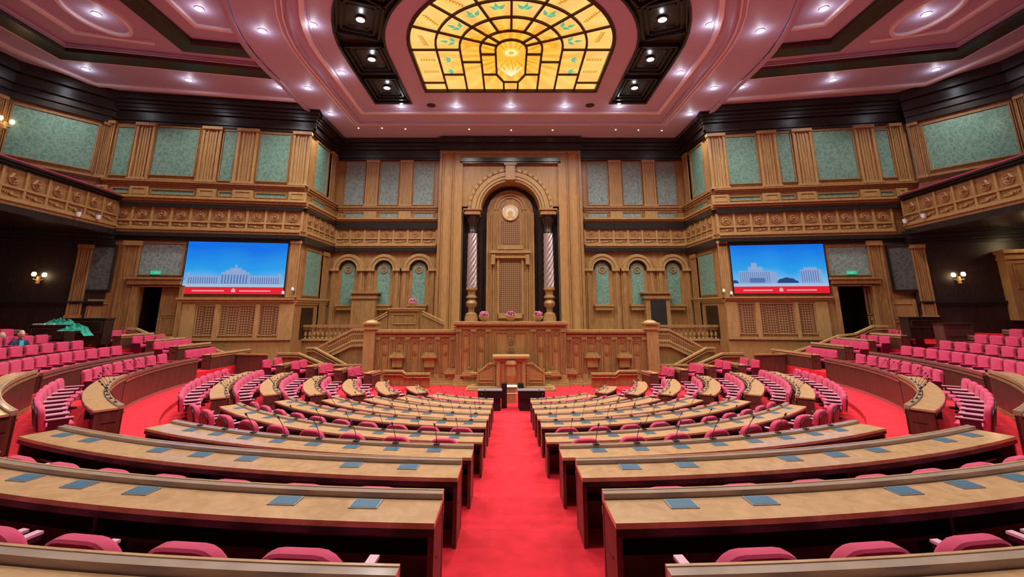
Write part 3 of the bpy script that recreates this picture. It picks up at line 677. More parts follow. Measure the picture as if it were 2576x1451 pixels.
def screen(pl, s, r):
    a, b, z0, z1 = r; root = empty('video_screen', pl.p((a+b)/2, z0, 0), label=('large blue video wall showing a long white palace, left of the podium' if s < 0 else 'large blue video wall showing two towers and trees, right of the podium'), cat='screen')
    W_ = b-a; H = z1-z0
    def part(name, m, rects, o, par=root):
        mb = MB()
        for (x0, x1, y0, y1) in rects:
            q0, q1 = (a+W_*x0, a+W_*x1) if False else ((b-W_*x0, b-W_*x1) if s < 0 else (a+W_*x0, a+W_*x1))
            pl.box(mb, (min(q0,q1), max(q0,q1), z0+H*y0, z0+H*y1), o-.01, o)
        ob = link(name, mb, m); ob.parent = par; ob.matrix_parent_inverse = Matrix.Translation(-root.location) if par is root else par.matrix_parent_inverse
        return ob
    d = part('display', SKYM, [(0,1,0,1)], .10)
    def sub(name, m, rects, o):
        ob = part(name, m, rects, o, root); return ob
    mb = MB(); pl.frame(mb, r, .05, .0, .11); fo = link('bezel', mb, BLACK); fo.parent = root; fo.matrix_parent_inverse = Matrix.Translation(-root.location)
    if s < 0:
        sub('palace_image', BLD, [(.03,.97,.19,.35),(.36,.64,.19,.42),(.40,.60,.42,.46),(.44,.56,.46,.50),(.03,.06,.35,.40),(.93,.96,.35,.40),(.49,.51,.50,.56)], .105)
        rr = [(.05+.0225*k, .058+.0225*k, .20, .32) for k in range(13)]+[(.66+.0225*k, .668+.0225*k, .20, .32) for k in range(13)]+[(.37+.03*k, .383+.03*k, .20, .37) for k in range(9)]
        sub('palace_window_image', BLD2, rr, .110)
    else:
        sub('tower_image', BLD, [(.07,.42,.19,.44),(.17,.33,.44,.52),(.21,.27,.52,.60),(.42,.47,.2,.42)], .105)
        sub('tower_image', BLD, [(.72,.94,.19,.46),(.76,.90,.46,.50)], .105)
        sub('tower_window_image', BLD2, [(.08+.022*k, .086+.022*k, .22, .42) for k in range(15)]+[(.18,.34,.21,.30)], .110)
        sub('tower_window_image', BLD2, [(.73+.024*k, .738+.024*k, .22, .44) for k in range(8)], .110)
        mb = MB()
        for (x, rr_) in ((.52,.055),(.57,.07),(.62,.06),(.02,.04),(.67,.03)):
            c, zz = a+W_*x, z0+H*.2; pl.arch(mb, c, zz, .001, W_*rr_*.9, .10, .107, 0, pi, 12)
        ob = link('tree_image', mb, TREE); ob.parent = root; ob.matrix_parent_inverse = Matrix.Translation(-root.location)
    sub('plaza_image', PLAZA, [(0,1,.125,.195)], .104)
    sub('banner_image', BAN, [(0,1,0,.135)], .107)
    rr = [(.10+.013*k, .109+.013*k, .05, .075) for k in range(24)]+[(.56+.013*k, .569+.013*k, .05, .075) for k in range(24)]
    sub('banner_text_image', TXT, rr+[(.48,.52,.04,.09),(.49,.51,.09,.11)], .110)
for s in (-1, 1):
    pl, D = PL[s], W[s]; root = empty('wall_left_wing' if s < 0 else 'wall_right_wing', kind='structure')
    R = pl.rect
    su0, su1 = sorted((pl.hit(D['up'][0], 400)[0], pl.hit(D['up'][1], 400)[0])); su0 = 0 if True else su0
    su1 = pl.L+.0
    zrail = (pl.hit(D['rail'][0], D['rail'][2])[1], pl.hit(D['rail'][0], D['rail'][1])[1])
    zcor = (pl.hit(D['corn'][0], D['corn'][2])[1], pl.hit(D['corn'][0], D['corn'][1])[1])
    zf_t, zf_m, zf_b = [pl.hit(D['fr'][2], v)[1] for v in (D['fr'][3], D['fr'][4], D['fr'][5])]
    zbase = (pl.hit(D['base'][0], D['base'][2])[1], pl.hit(D['base'][0], D['base'][1])[1])
    zled = (pl.hit(D['ledge'][2], D['ledge'][4])[1], pl.hit(D['ledge'][2], D['ledge'][3])[1])
    ztop = D['pan'][2][2]; um = (D['pan'][2][0]+D['pan'][2][1])/2; zpt = pl.hit(um, ztop)[1]
    dr = R(*D['door'])
    mb = MB(); pl.box(mb, (0, su1, zcor[0], ZS+.3), -.4, .12)
    link('upper_wall', mb, WOOD, root)
    mb = MB(); pl.box(mb, (0, dr[0], 0, zcor[0]), -.4, 0); pl.box(mb, (dr[1], su1-.2, 0, zcor[0]), -.4, 0); pl.box(mb, (dr[0], dr[1], dr[3], zcor[0]), -.4, 0); pl.box(mb, (dr[0], dr[1], 0, dr[2]), -.4, 0)
    link('lower_wall', mb, WOOD, root)
    # great cornice under the ceiling
    mb = MB(); z0 = zpt+.12
    for k, (f0, f1, o) in enumerate([(0,.1,.22),(.1,.2,.30),(.2,.45,.24),(.45,.55,.42),(.55,.68,.50),(.68,.8,.62),(.8,1.0,.80)]):
        h = ZS-.12-z0; pl.box(mb, (-.6*f1, su1, z0+h*f0, z0+h*f1-.02), -.1, o)
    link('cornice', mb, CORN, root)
    for a in D['pil']:
        q = R(a[0], a[1], 330, 460); pilaster(pl, root, (q[0], q[1], zrail[1], zpt+.15), .30)
        q2 = R(a[0]-8 if s < 0 else a[0]+6, a[1]-8 if s < 0 else a[1]+6, 480, 500); mb = MB(); pl.box(mb, (q2[0], q2[1], zcor[1], zrail[0]), .1, .27); pl.frame(mb, (q2[0]+.2, q2[1]-.2, zcor[1]+.14, zrail[0]-.14), .06, .2, .31); link('pedestal_block', mb, WOODL, root)
    for (a, b, vt, vb) in D['pan']:
        q = R(a, b, vt, vb); fabric(pl, root, (q[0]+.04, q[1]-.04, q[2]+.1, q[3]-.05), .14, TEAL)
        sh = -6 if s < 0 else 5
        q = R(a+sh, b+sh, D['small'][0], D['small'][1]); fabric(pl, root, (q[0]+.05, q[1]-.05, zcor[1]+.17, zrail[0]-.17), .14, TEAL)
    moulding(pl, root, 'rail', 0, su1, zrail[0], zrail[1], .36, WOOD, 4)
    moulding(pl, root, 'balcony_cornice', -.2, su1, zcor[0], zcor[1], .45, WOODL, 3)
    f0, f1 = sorted((pl.hit(D['fr'][0], 550)[0], pl.hit(D['fr'][1], 550)[0]))
    mb = MB(); pl.box(mb, (0, su1, zf_t, zcor[0]), 0, .30); link('frieze_soffit', mb, CORN, root)
    frieze(pl, root, 0.05, f1, zf_b, zf_m, zf_t, D['nros'], .22)
    mb = MB(); pl.box(mb, (0, su1-.3, zf_b-.55, zf_b-.3), 0, .34); pl.box(mb, (0, su1-.3, zf_b-.8, zf_b-.55), 0, .12); link('lower_cornice', mb, CORN, root)
    fabric(pl, root, R(*D['teal']), .03, SLATE)
    q = R(*D['lint']); mb = MB(); pl.box(mb, q, 0, .32); pl.box(mb, (q[0]-.1, q[1]+.1, q[3]-.12, q[3]), 0, .42); link('door_lintel', mb, WOOD, root)
    pilaster(pl, root, R(*D['pl0']), .2, WOOD); pilaster(pl, root, R(*D['plr']), .12, WOODL)
    moulding(pl, root, 'ledge', *sorted((pl.hit(D['ledge'][0], 757)[0], pl.hit(D['ledge'][1], 757)[0])), zled[0], zled[1], .28, WOODR, 3)
    for g in D['gr']:
        q = R(g[0], g[1], *D['grv']); mb = MB(); pl.box(mb, q, 0, .025); gp = link('grille_panel', mb, GRILLE, root); mb = MB(); pl.frame(mb, q, .06, 0, .07); link('panel_frame', mb, WOODL, gp)
    for g in D['lpil']:
        q = R(g[0], g[1], *D['grv']); mb = MB(); pl.box(mb, (q[0], q[1], zbase[1], zled[0]), 0, .14); link('pilaster', mb, WOODL, root)
    e0, e1 = sorted((pl.hit(D['ledge'][0], 800)[0], pl.hit(D['ledge'][1], 800)[0]))
    moulding(pl, root, 'base_moulding', 0, max(e0,e1), zbase[0], zbase[1], .22, WOODL, 2)
    mb = MB(); pl.box(mb, (0, max(e0,e1), 0, zbase[0]), 0, .12); link('plinth', mb, WOODR, root)
    # door
    a, b, z0, z1 = dr
    d = empty('door_1' if s < 0 else 'door_2', kind='structure')
    mb = MB(); pl.box(mb, (a-.25, a, z0, z1), 0, .2); pl.box(mb, (b, b+.25, z0, z1), 0, .2); pl.box(mb, (a-.25,b+.25,z1-.1,z1), 0, .2); link('door_frame', mb, WOOD, d)
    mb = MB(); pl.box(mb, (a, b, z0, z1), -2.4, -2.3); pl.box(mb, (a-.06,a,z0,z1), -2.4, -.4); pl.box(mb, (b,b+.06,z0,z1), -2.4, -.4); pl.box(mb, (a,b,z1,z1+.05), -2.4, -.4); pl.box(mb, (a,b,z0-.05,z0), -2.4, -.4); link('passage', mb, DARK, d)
    lf0, lf1 = (a+.05, a+(b-a)*.52) if s < 0 else (b-.30, b-.03)
    mb = MB(); pl.box(mb, (lf0, lf1, z0+.02, z1-.12), -.3, -.22); lf = link('door_leaf', mb, WOOD if s < 0 else PANEL, d)
    mb = MB(); w_ = lf1-lf0
    for zz0, zz1 in ((.08,.38),(.44,.92)): pl.frame(mb, (lf0+w_*.2, lf1-w_*.2, z0+(z1-z0)*zz0, z0+(z1-z0)*zz1), .05, -.22, -.18)
    link('leaf_moulding', mb, WOODR, lf)
    mb = MB(); q = pl.p((lf1-.12) if s > 0 else lf1-.1, z0+1.1, -.15); mb.lathe([(.02,-.08),(.03,0),(.02,.08)], q, 8); link('door_handle', mb, GOLD, lf)
    screen(pl, s, R(*D['scr']))
    q = pl.hit(*D['exit']); mb = MB(); pl.box(mb, (q[0]-.28, q[0]+.28, q[1]-.11, q[1]+.11), .08, .14)
    sg = link('exit_sign', mb, SIGNG); tag(sg, f'small green running-man exit sign above the {SIDE[s]} door', 'sign')
    mb = MB(); pl.arch(mb, q[0]+.05*s, q[1]+.06, .001, .022, .14, .145, 0, 2*pi, 8); pl.box(mb, (q[0]-.02, q[0]+.04, q[1]-.05, q[1]+.04), .14, .145); pl.box(mb, (q[0]-.2, q[0]-.08, q[1]-.02, q[1]+.02), .14, .145); link('pictogram', mb, WHITE, sg)
    # return wall running back to the podium wall
    xw = pl.A[0]; rp = Plane((xw, pl.A[1]), (s*14.1, 35.4)) if abs(pl.A[1]-35.4) > .1 else None
    rp.n = (-s, 0)
    rr = empty('wall_left_return' if s < 0 else 'wall_right_return', kind='structure'); L = rp.L
    mb = MB(); rp.box(mb, (.1, L, 0, ZC+.1), -.35, 0); link('return_wall', mb, WOOD, rr)
    mb = MB(); z0 = zpt+.12
    for f0_, f1_, o in [(0,.1,.22),(.1,.2,.30),(.2,.45,.24),(.45,.55,.42),(.55,.68,.50),(.68,.8,.62),(.8,1.0,.80)]: h = ZC-.05-z0; rp.box(mb, (0, L, z0+h*f0_, z0+h*f1_-.02), -.1, o*.8)
    rp.box(mb, (0, L, zf_t, zcor[0]), 0, .25); rp.box(mb, (0, L, zf_b-.8, zf_b-.3), 0, .25); link('cornice', mb, CORN, rr)
    fabric(rp, rr, (.9, 3.0, zrail[1]+.2, zpt-.1), .05); fabric(rp, rr, (.9, 3.0, zcor[1]+.15, zrail[0]-.15), .05)
    pilaster(rp, rr, (3.5, 4.3, zrail[1], zpt+.1), .2, WOOD)
    moulding(rp, rr, 'rail', 0, L, zrail[0], zrail[1], .3, WOOD, 3); moulding(rp, rr, 'balcony_cornice', 0, L, zcor[0], zcor[1], .35, WOODL, 3)
    frieze(rp, rr, .2, L-.1, zf_b, zf_m, zf_t, 5, .2)
    fabric(rp, rr, (.8, 3.2, zled[1]+.2, zf_b-1.1), .05); moulding(rp, rr, 'ledge', 0, L, zled[0], zled[1], .2, WOODR, 3)
    mb = MB(); rp.box(mb, (1.0, 2.9, zbase[1]-.2, zled[0]-.2), 0, .02); link('dark_opening', mb, DARK, rr)
    pilaster(rp, rr, (3.6, 4.6, zbase[1], zf_b-.9), .15, WOOD)

# back wall
BP = Plane((0, 35.4), (14.1, 35.4)); BP.n = (0, -1); BP.d = (1, 0)
root = empty('wall_back', kind='structure')
mb = MB(); BP.box(mb, (-14.2, -3.9, 0, ZC+.1), -.4, 0); BP.box(mb, (3.9, 14.2, 0, ZC+.1), -.4, 0); BP.box(mb, (-3.9, 3.9, ZC-2, ZC+.1), -.4, 0); link('back_wall', mb, WOOD, root)
Rb = BP.rect
def hz(v, u=1000): return BP.hit(u, v)[1]
z_cor0, z_cor1 = hz(562), hz(550); z_r0, z_r1 = hz(533), hz(520); zpt = hz(405)
mb = MB()
for f0_, f1_, o in [(0,.1,.2),(.1,.25,.3),(.25,.5,.25),(.5,.65,.45),(.65,.8,.6),(.8,1.0,.8)]: h = ZC-.04-zpt; BP.box(mb, (-14.1, 14.1, zpt+h*f0_, zpt+h*f1_-.02), -.1, o)
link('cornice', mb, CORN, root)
def mir(a, b): return (2*1284.6-b, 2*1284.6-a)
for s in (-1, 1):
    f = (lambda a, b: (a, b)) if s < 0 else mir
    for (a, b) in [(922,953),(1008,1038)]:
        q = Rb(*f(a,b), 405, 517); pilaster(BP, root, (q[0], q[1], z_r1, zpt), .2, WOODL)
        mb = MB(); BP.box(mb, (q[0], q[1], z_cor1, z_r0), 0, .15); link('pedestal_block', mb, WOODL, root)
    for (a, b) in [(870,917),(957,1002),(1042,1090)]:
        q = Rb(*f(a,b), 410, 515); fabric(BP, root, q, .03, SLATE); q = Rb(*f(a,b), 536, 547); fabric(BP, root, (q[0], q[1], z_cor1+.1, z_r0-.1), .03, SLATE)
    q0, q1 = sorted((BP.hit(f(850,1100)[0], 560)[0], BP.hit(f(850,1100)[1], 560)[0]))
    moulding(BP, root, 'rail', q0, q1, z_r0, z_r1, .26, WOOD, 3); moulding(BP, root, 'balcony_cornice', q0, q1, z_cor0, z_cor1, .45, WOODL, 3)
    mb = MB(); BP.box(mb, (q0, q1, hz(577), z_cor0), 0, .3); BP.box(mb, (q0, q1, hz(634), hz(624)), 0, .3); link('frieze_soffit', mb, CORN, root)
    frieze(BP, root, q0, q1, hz(616), hz(600), hz(577), 7, .2)
    for (uc, tl, tr) in [(880,860,891),(966,950,981),(1054,1038,1070)]:
        a, b = f(tl, tr); c0, c1 = sorted((BP.hit(a,700)[0], BP.hit(b,700)[0])); c = (c0+c1)/2; hw = (c1-c0)/2; zs_ = hz(678); zb = hz(766)
        mb = MB(); BP.box(mb, (c-hw, c+hw, zb, zs_), 0, .03); BP.arch(mb, c, zs_, .001, hw, 0, .03); nf = link('niche_fabric', mb, TEAL, root)
        mb = MB(); BP.arch(mb, c, zs_, hw*.35, hw*.6, .03, .09, 0, 2*pi); BP.arch(mb, c, zs_, .001, hw*.16, .03, .1, 0, 2*pi); link('medallion', mb, WOOD, nf)
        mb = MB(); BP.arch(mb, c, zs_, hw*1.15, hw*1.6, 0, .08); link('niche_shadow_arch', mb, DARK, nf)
        mb = MB()
        for r0_, r1_, o in ((1.5,1.72,.32),(1.76,1.98,.24),(2.02,2.3,.3),(2.34,2.5,.2)): BP.arch(mb, c, zs_, hw*r0_, hw*r1_, 0, o)
        link('arch_moulding', mb, WOODL, nf)
        mb = MB(); BP.box(mb, (c-hw*1.5, c+hw*1.5, zb-.12, zb), 0, .4); BP.box(mb, (c-hw*1.35, c+hw*1.35, zb-.4, zb-.12), 0, .3); link('sill', mb, WOODR, nf)
        for q in (-1, 1):
            x0 = c+q*hw*2.2; mb = MB(); BP.box(mb, (x0-.25, x0+.25, 2, zs_-.05), 0, .12); BP.box(mb, (x0-.12, x0+.12, 2, zs_-.05), .1, .22); link('niche_pilaster', mb, WOOD, nf)
            mb = MB(); BP.box(mb, (x0-.35, x0+.35, zs_-.12, zs_+.08), 0, .34); link('impost', mb, WOODL, nf)
    # portal at the outer end
    a, b = f(891, 950); c0, c1 = sorted((BP.hit(a,780)[0], BP.hit(b,780)[0])); zt = hz(735, 920)
    pr = empty('door_3' if s < 0 else 'door_4', kind='structure')
    mb = MB(); yo = .75
    BP.box(mb, (c0, c1, 2, zt-.5), .0, yo); BP.box(mb, (c0-.12, c1+.12, zt-.5, zt-.3), 0, yo+.1); BP.box(mb, (c0-.02, c1+.02, zt-.3, zt-.12), 0, yo+.04); BP.box(mb, (c0-.25, c1+.25, zt-.12, zt), 0, yo+.2)
    if s < 0: BP.box(mb, (c0+.3, c1-.3, 2.4, zt-.8), yo, yo+.05)
    link('portal', mb, WOOD, pr)
    if s > 0:
        mb = MB(); BP.box(mb, (c0+.32, c1-.3, 2, zt-.62), yo, yo+.02); link('doorway', mb, LINE, pr)

# alcove with the arch, twisted columns and emblem
AP = Plane((0, 34.6), (5, 34.6)); AP.n = (0,-1); AP.d = (1,0)
root = empty('wall_alcove', kind='structure')
def za(v): return AP.hit(1284, v)[1]
def xa(u, v=600): return AP.p(AP.hit(u, v)[0], 0)[0]
xo = (abs(xa(1100))+abs(xa(1468)))/2; xi = (abs(xa(1160))+abs(xa(1408)))/2
zt_in = za(408); zs_ = za(527); RO = AP.hit(1390.5,527)[0]; RI = RO*.70; zst = 2.3
mb = MB(); AP.box(mb, (-xo, -xi, 0, ZC), -.8, 0); AP.box(mb, (xi, xo, 0, ZC), -.8, 0); AP.box(mb, (-xi, xi, zt_in, ZC), -.8, 0); link('alcove_surround', mb, WOODR, root)
mb = MB()
for s in (-1, 1):
    for k, (q, o) in enumerate(((.12,.12),(.3,.08),(.95,.07),(1.1,.12))): AP.box(mb, (min(s*(xo-q), s*(xo-q-.09)), max(s*(xo-q), s*(xo-q-.09)), 1, za(385)), 0, o)
AP.box(mb, (-xo+.2, xo-.2, za(388), za(383)), 0, .12)
link('surround_moulding', mb, WOOD, root)
mb = MB(); 
for k, (v0, v1, o) in enumerate(((378,372,.35),(372,362,.25),(362,352,.5))): AP.box(mb, (-xo-.1, xo+.1, za(v0), za(v1)), 0, o)
AP.box(mb, (-xi-.2, xi+.2, za(408), za(399)), 0, .25); AP.box(mb, (-xi, xi, za(412), za(408)), 0, .15)
link('alcove_cornice', mb, CORN, root)
# spandrel with a real arched opening
mb = MB(); n = 24
front, backr = [], []
for k in range(n+1):
    t = pi*k/n; x, z = -RI*cos(t), zs_+RI*sin(t)
    X = -xi+2*xi*k/n; 
    front.append([AP.p(x, z, -.25), AP.p(X, zt_in, -.25)])
mb.grid(front); AP.box(mb, (-xi, -RI, zs_-.05, zs_+.3), -.3, -.25); AP.box(mb, (RI, xi, zs_-.05, zs_+.3), -.3, -.25)
for s in (-1, 1):
    mb.cap([AP.p(s*xi, zs_, -.25), AP.p(s*xi, zt_in, -.25), AP.p(s*RI, zs_, -.25)])
AP.arch(mb, 0, zs_, RI, RI+.04, -1.7, -.25)
link('spandrel', mb, WOODR, root)
mb = MB()
for r0_, r1_, o in ((RI,RI*1.06,-.05),(RI*1.07,RI*1.16,.05),(RI*1.17,RI*1.32,.12),(RI*1.33,RO,.2)): AP.arch(mb, 0, zs_, r0_, r1_, -.25, o, n=32)
link('great_arch', mb, WOODL, root)
for k in range(21):
    t = pi*(k+.5)/21; r = (RI*1.32+RO)/2; rosette(AP, root, -r*cos(t), zs_+r*sin(t), .11, .2)
mb = MB(); AP.box(mb, (-.38, .38, zs_+RI*1.0, zs_+RO+.28), -.1, .42); AP.box(mb, (-.5, .5, zs_+RO+.2, zs_+RO+.34), -.1, .5); link('keystone', mb, WOOD, root)
# recess back panel
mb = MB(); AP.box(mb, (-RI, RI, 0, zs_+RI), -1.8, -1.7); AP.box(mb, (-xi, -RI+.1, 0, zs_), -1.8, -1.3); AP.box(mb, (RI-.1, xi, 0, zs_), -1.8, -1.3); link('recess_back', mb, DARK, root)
AQ = Plane((0, 36.0), (5, 36.0)); AQ.n = (0,-1); AQ.d = (1,0)
zq = lambda v: AQ.hit(1284, v)[1]
xq = AQ.hit(1348, 600)[0]*.94
mb = MB(); AQ.box(mb, (-xq, xq, 1, zq(535)), -.1, .05); AQ.arch(mb, 0, zq(535), .001, xq*.97, -.1, .05)
link('recess_panel', mb, WOOD, root)
mb = MB()
for s in (-1, 1):
    for q, w_ in ((.98,.10),(.80,.06),(.70,.06),(.55,.05)): AQ.box(mb, (min(s*xq*q, s*(xq*q-w_)), max(s*xq*q, s*(xq*q-w_)), 1, zq(535)), 0, .16)
for r0_, r1_ in ((.50,.55),(.62,.68)): AQ.arch(mb, 0, zq(528), xq*r0_, xq*r1_, 0, .16)
AQ.box(mb, (-xq*.52, xq*.52, zq(628), zq(618)), 0, .25); AQ.box(mb, (-xq*.48, xq*.48, zq(800), zq(788)), 0, .4)
link('panel_moulding', mb, WOODL, root)
mb = MB(); AQ.box(mb, (-xq*.38, xq*.38, zq(614), zq(556)), .05, .08); AQ.box(mb, (-xq*.40, xq*.40, zq(785), zq(658)), .05, .08); link('grille_panel', mb, GRILLE, root)
mb = MB(); AQ.box(mb, (-xq*.82, xq*.82, zq(638), zq(631)), 0, .5); AQ.box(mb, (-xq*.76, xq*.76, zq(650), zq(638)), 0, .35)
for s in (-1, 1): AQ.box(mb, (min(s*xq*.62, s*xq*.78), max(s*xq*.62, s*xq*.78), zq(666), zq(640)), 0, .42); AQ.box(mb, (min(s*xq*.46,s*xq*.52), max(s*xq*.46,s*xq*.52), zq(790), zq(650)), 0, .2)
link('canopy_shelf', mb, WOODR, root)
# twisted columns
zb_c = za(806); 
for s in (-1, 1):
    xc = (xa(1188, 650) if s < 0 else xa(1381.5, 650)); xc = s*(abs(xa(1187.5,650))+abs(xa(1381.5,650)))/2; yc = 34.95
    c = empty('twisted_column', (xc, yc, zb_c-1.3), label=f'dark spiral-fluted wooden column on the {SIDE[s]} of the arched alcove', cat='column')
    zz = lambda v: za(v)-(zb_c-1.3)
    z0, z1 = zz(722), zz(585)
    rr = .36
    tw = lambda t, h: 1+.16*cos(7*(t-(h-z0)*1.9*s*0-(h-z0)*1.9))
    mb = MB(); prof = [(rr*(.98-.1*k/60), z0+(z1-z0)*k/60) for k in range(61)]; mb.lathe(prof, n=56, mod=tw)
    SH = mat('polished_shaft', (.42,.33,.32), .22, coat=.5) if s < 0 else bpy.data.materials['polished_shaft']
    link('shaft', mb, SH, c, True)
    mb = MB(); mb.lathe([(.30,z1),(.36,z1+.05),(.28,z1+.15),(.30,zz(565)),(.5,zz(548)),(.42,zz(546)),(.52,zz(540))], n=24, mod=lambda t,h:1+.05*cos(12*t)); link('capital', mb, DARK, c, True)
    mb = MB(); mb.box(-.62,.62,-.55,.6,zz(540),zz(534)); mb.box(-.55,.55,-.5,.6,zz(534),zz(529)); mb.box(-.72,.72,-.6,.6,zz(529),zz(525.5)); link('abacus', mb, WOOD, c)
    mb = MB(); mb.lathe([(.42,z0),(.44,zz(728)),(.3,zz(733)),(.3,zz(742)),(.42,zz(746)),(.42,zz(749)),(.26,zz(752)),(.44,zz(762)),(.4,zz(770)),(.24,zz(775)),(.24,zz(785)),(.45,zz(790)),(.45,zz(794)),(.5,zz(798)),(.5,-.2)], n=24)
    link('vase_base', mb, WOOD, c, True)
# emblem
em_z = zq(536); em = empty('round_emblem', (0, 35.83, em_z), label='round gold and cream emblem medallion with a gate motif, high in the alcove', cat='emblem')
R_ = AQ.hit(1304.5, 536)[0]-AQ.hit(1284,536)[0]
CREAM = mat('cream_enamel', (.75,.72,.55), .4)
mb = MB(); mb.lathe([(R_,-.1),(R_,.05),(R_*.9,.08),(R_*.88,.03)], axis='y', n=32); link('gilt_rim', mb, GOLD, em, True)
mb = MB(); mb.lathe([(R_*.88,0),(R_*.88,.045)], axis='y', n=32); link('face', mb, CREAM, em)
mb = MB()
for k in range(28):
    t = 2*pi*k/28
    if abs(sin(t-pi/2)) < .25 and sin(t) < 0: continue
    a = Vector((cos(t),0,sin(t))); b = Vector((-sin(t),0,cos(t))); 
    p = [a*R_*.6-b*.01, a*R_*.82-b*.03+b*.03, a*R_*.84+b*.03, a*R_*.6+b*.02]
    mb.cap([(q.x, -.055, q.z) for q in p]); mb.cap([(q.x, -.047, q.z) for q in p], True)
link('wheat_wreath', mb, WOOD, em)
mb = MB(); mb.box(-R_*.3,R_*.3,-.07,-.045,-R_*.55,-R_*.05); mb.box(-R_*.36,R_*.36,-.072,-.045,-R_*.05,R_*.05); mb.box(-R_*.2,R_*.2,-.07,-.045,R_*.05,R_*.2); mb.box(-R_*.5,R_*.5,-.068,-.045,-R_*.7,-R_*.55); link('gate_motif', mb, GOLD, em)

# ------------------------------------------------------------------ podium and stage
ZP = 3.0
PP = Plane((0, 28.55), (5, 28.55)); PP.n = (0,-1); PP.d = (1,0)
PC = Plane((0, 28.15), (5, 28.15)); PC.n = (0,-1); PC.d = (1,0)
zp = lambda v: PP.hit(1284, v)[1]
zc_ = lambda v: PC.hit(1284, v)[1]
xp = lambda u, v=880: (PP.hit(u, v)[0])
XC = (abs(xp(1147))+abs(xp(1420)))/2; XS = (abs(xp(932))+abs(xp(1632)))/2
stage = empty('podium', label='carved oak podium front wall and stage below the alcove', cat='podium')
def sk(name, mb, m, sm=False): o = link(name, mb, m, stage, sm); return o
zts, ztc = zp(833), zc_(813); zfl = zts-1.15
mb = MB(); mb.box(-XS, XS, 28.72, 36.0, 0, zfl); mb.box(-14.1, -XS, 31.8, 36.0, 0, zfl); mb.box(XS, 14.1, 31.8, 36.0, 0, zfl); sk('stage_floor', mb, WOODR)
mb = MB(); PP.box(mb, (-XS, -XC, 0, zts-.15), -.15, 0); sk('side_wall_panelling', mb, WOODR)
mb = MB(); PP.box(mb, (XC, XS, 0, zts-.15), -.15, 0); sk('side_wall_panelling', mb, WOODR)
mb = MB(); PC.box(mb, (-XC, XC, 0, ztc-.15), -.6, 0); sk('centre_wall_panelling', mb, WOODR)
mb = MB()
for s in (-1, 1):
    for z0, z1, o in ((zts-.16,zts-.06,.15),(zts-.06,zts+.06,.26),(zts+.06,zts+.1,.18),(zts-.34,zts-.22,.08)): PP.box(mb, (min(s*XC,s*XS), max(s*XC,s*XS), z0, z1), -.25, o)
for z0, z1, o in ((ztc-.16,ztc-.06,.15),(ztc-.06,ztc+.06,.28),(ztc+.06,ztc+.1,.18),(ztc-.34,ztc-.22,.08)): PC.box(mb, (-XC-.15, XC+.15, z0, z1), -.65, o)
sk('coping', mb, WOODL)
mb = MB()
for z0, z1, o in ((0,.1,.5),(.1,.2,.38),(.2,.3,.26),(.3,.38,.16)):
    PC.box(mb, (-XC-.1, XC+.1, z0, z1), 0, o)
    for s in (-1, 1): PP.box(mb, (min(s*XC,s*XS), max(s*XC,s*XS), z0, z1), 0, o)
sk('base_steps', mb, WOODL)
def shaft_panels(P_, x0, x1, n, zt, m=WOODL):
    w_ = (x1-x0)/n
    for k in range(n+1):
        q = x0+w_*k; mb = MB()
        for d in (-.13,-.045,.045,.13): P_.box(mb, (q+d-.025, q+d+.025, .4, zt-.36), 0, .09)
        P_.box(mb, (q-.17, q+.17, .38, .6), 0, .12); P_.box(mb, (q-.17,q+.17, zt-.5, zt-.34), 0, .13); sk('fluted_pilaster', mb, m)
    for k in range(n):
        c = x0+w_*(k+.5); mb = MB(); hw = w_/2-.3
        P_.frame(mb, (c-hw, c+hw, .7, zt-.7), .05, 0, .05); sk('panel_frame', mb, WOOD)
        rosette(P_, stage, c, zt-.52, .15, .02); rosette(P_, stage, c, zt*.55+.1, .13, .02)
        mb = MB()
        for q in (-1, 1): P_.arch(mb, c+q*.16, zt-.62, .05, .09, 0, .06, 0, 1.6*pi, 10)
        sk('scroll_carving', mb, WOODL)
for s in (-1, 1): shaft_panels(PP, *(sorted((s*(XC+.25), s*(XS-.35)))), 5, zts)
shaft_panels(PC, -XC+.15, -1.35, 2, ztc); shaft_panels(PC, 1.35, XC-.15, 2, ztc)
mb = MB(); PC.frame(mb, (-.9,.9,.8,ztc-.55), .07, 0, .07); sk('panel_frame', mb, WOOD)
for zz in (ztc-.6, ztc-1.0, ztc-1.6): rosette(PC, stage, 0, zz, .24 if zz > ztc-1.5 else .2, .04)
# plinth consoles on the panelling
for s in (-1, 1):
    for (u, v, w_) in ((1002,890,.42),(1082,890,.42),(1140,930,.4),(1183,935,.4)):
        x = -abs(xp(u))*-1*s if False else s*abs(xp(u)); P_ = PC if abs(x) < XC else PP; z1 = P_.hit(1284, v)[1]
        mb = MB()
        for a, b, ww, o in ((0,.10,.30,.16),(-.12,0,.40,.30),(-.2,-.12,.48,.36),(-.3,-.2,.38,.26),(-.75 if v < 920 else -.55,-.3,.30,.18)): P_.box(mb, (x-ww, x+ww, z1+a, z1+b), 0, o)
        sk('console_plinth', mb, WOODL); rosette(P_, stage, x, z1+.22, .13, .1)
for s in (-1, 1):
    x = s*(XS+.12); mb = MB(); mb.box(x-.34,x+.34,28.25,28.95,0,zts+.12); mb.box(x-.44,x+.44,28.15,29.05,zts+.12,zts+.22); mb.box(x-.36,x+.36,28.22,28.98,zts+.22,zts+.42); mb.box(x-.46,x+.46,28.12,29.08,zts+.42,zts+.52); mb.lathe([(.42,0),(.3,.1),(.12,.16)], (x,28.6,zts+.52), 16); sk('newel_post', mb, WOODL)
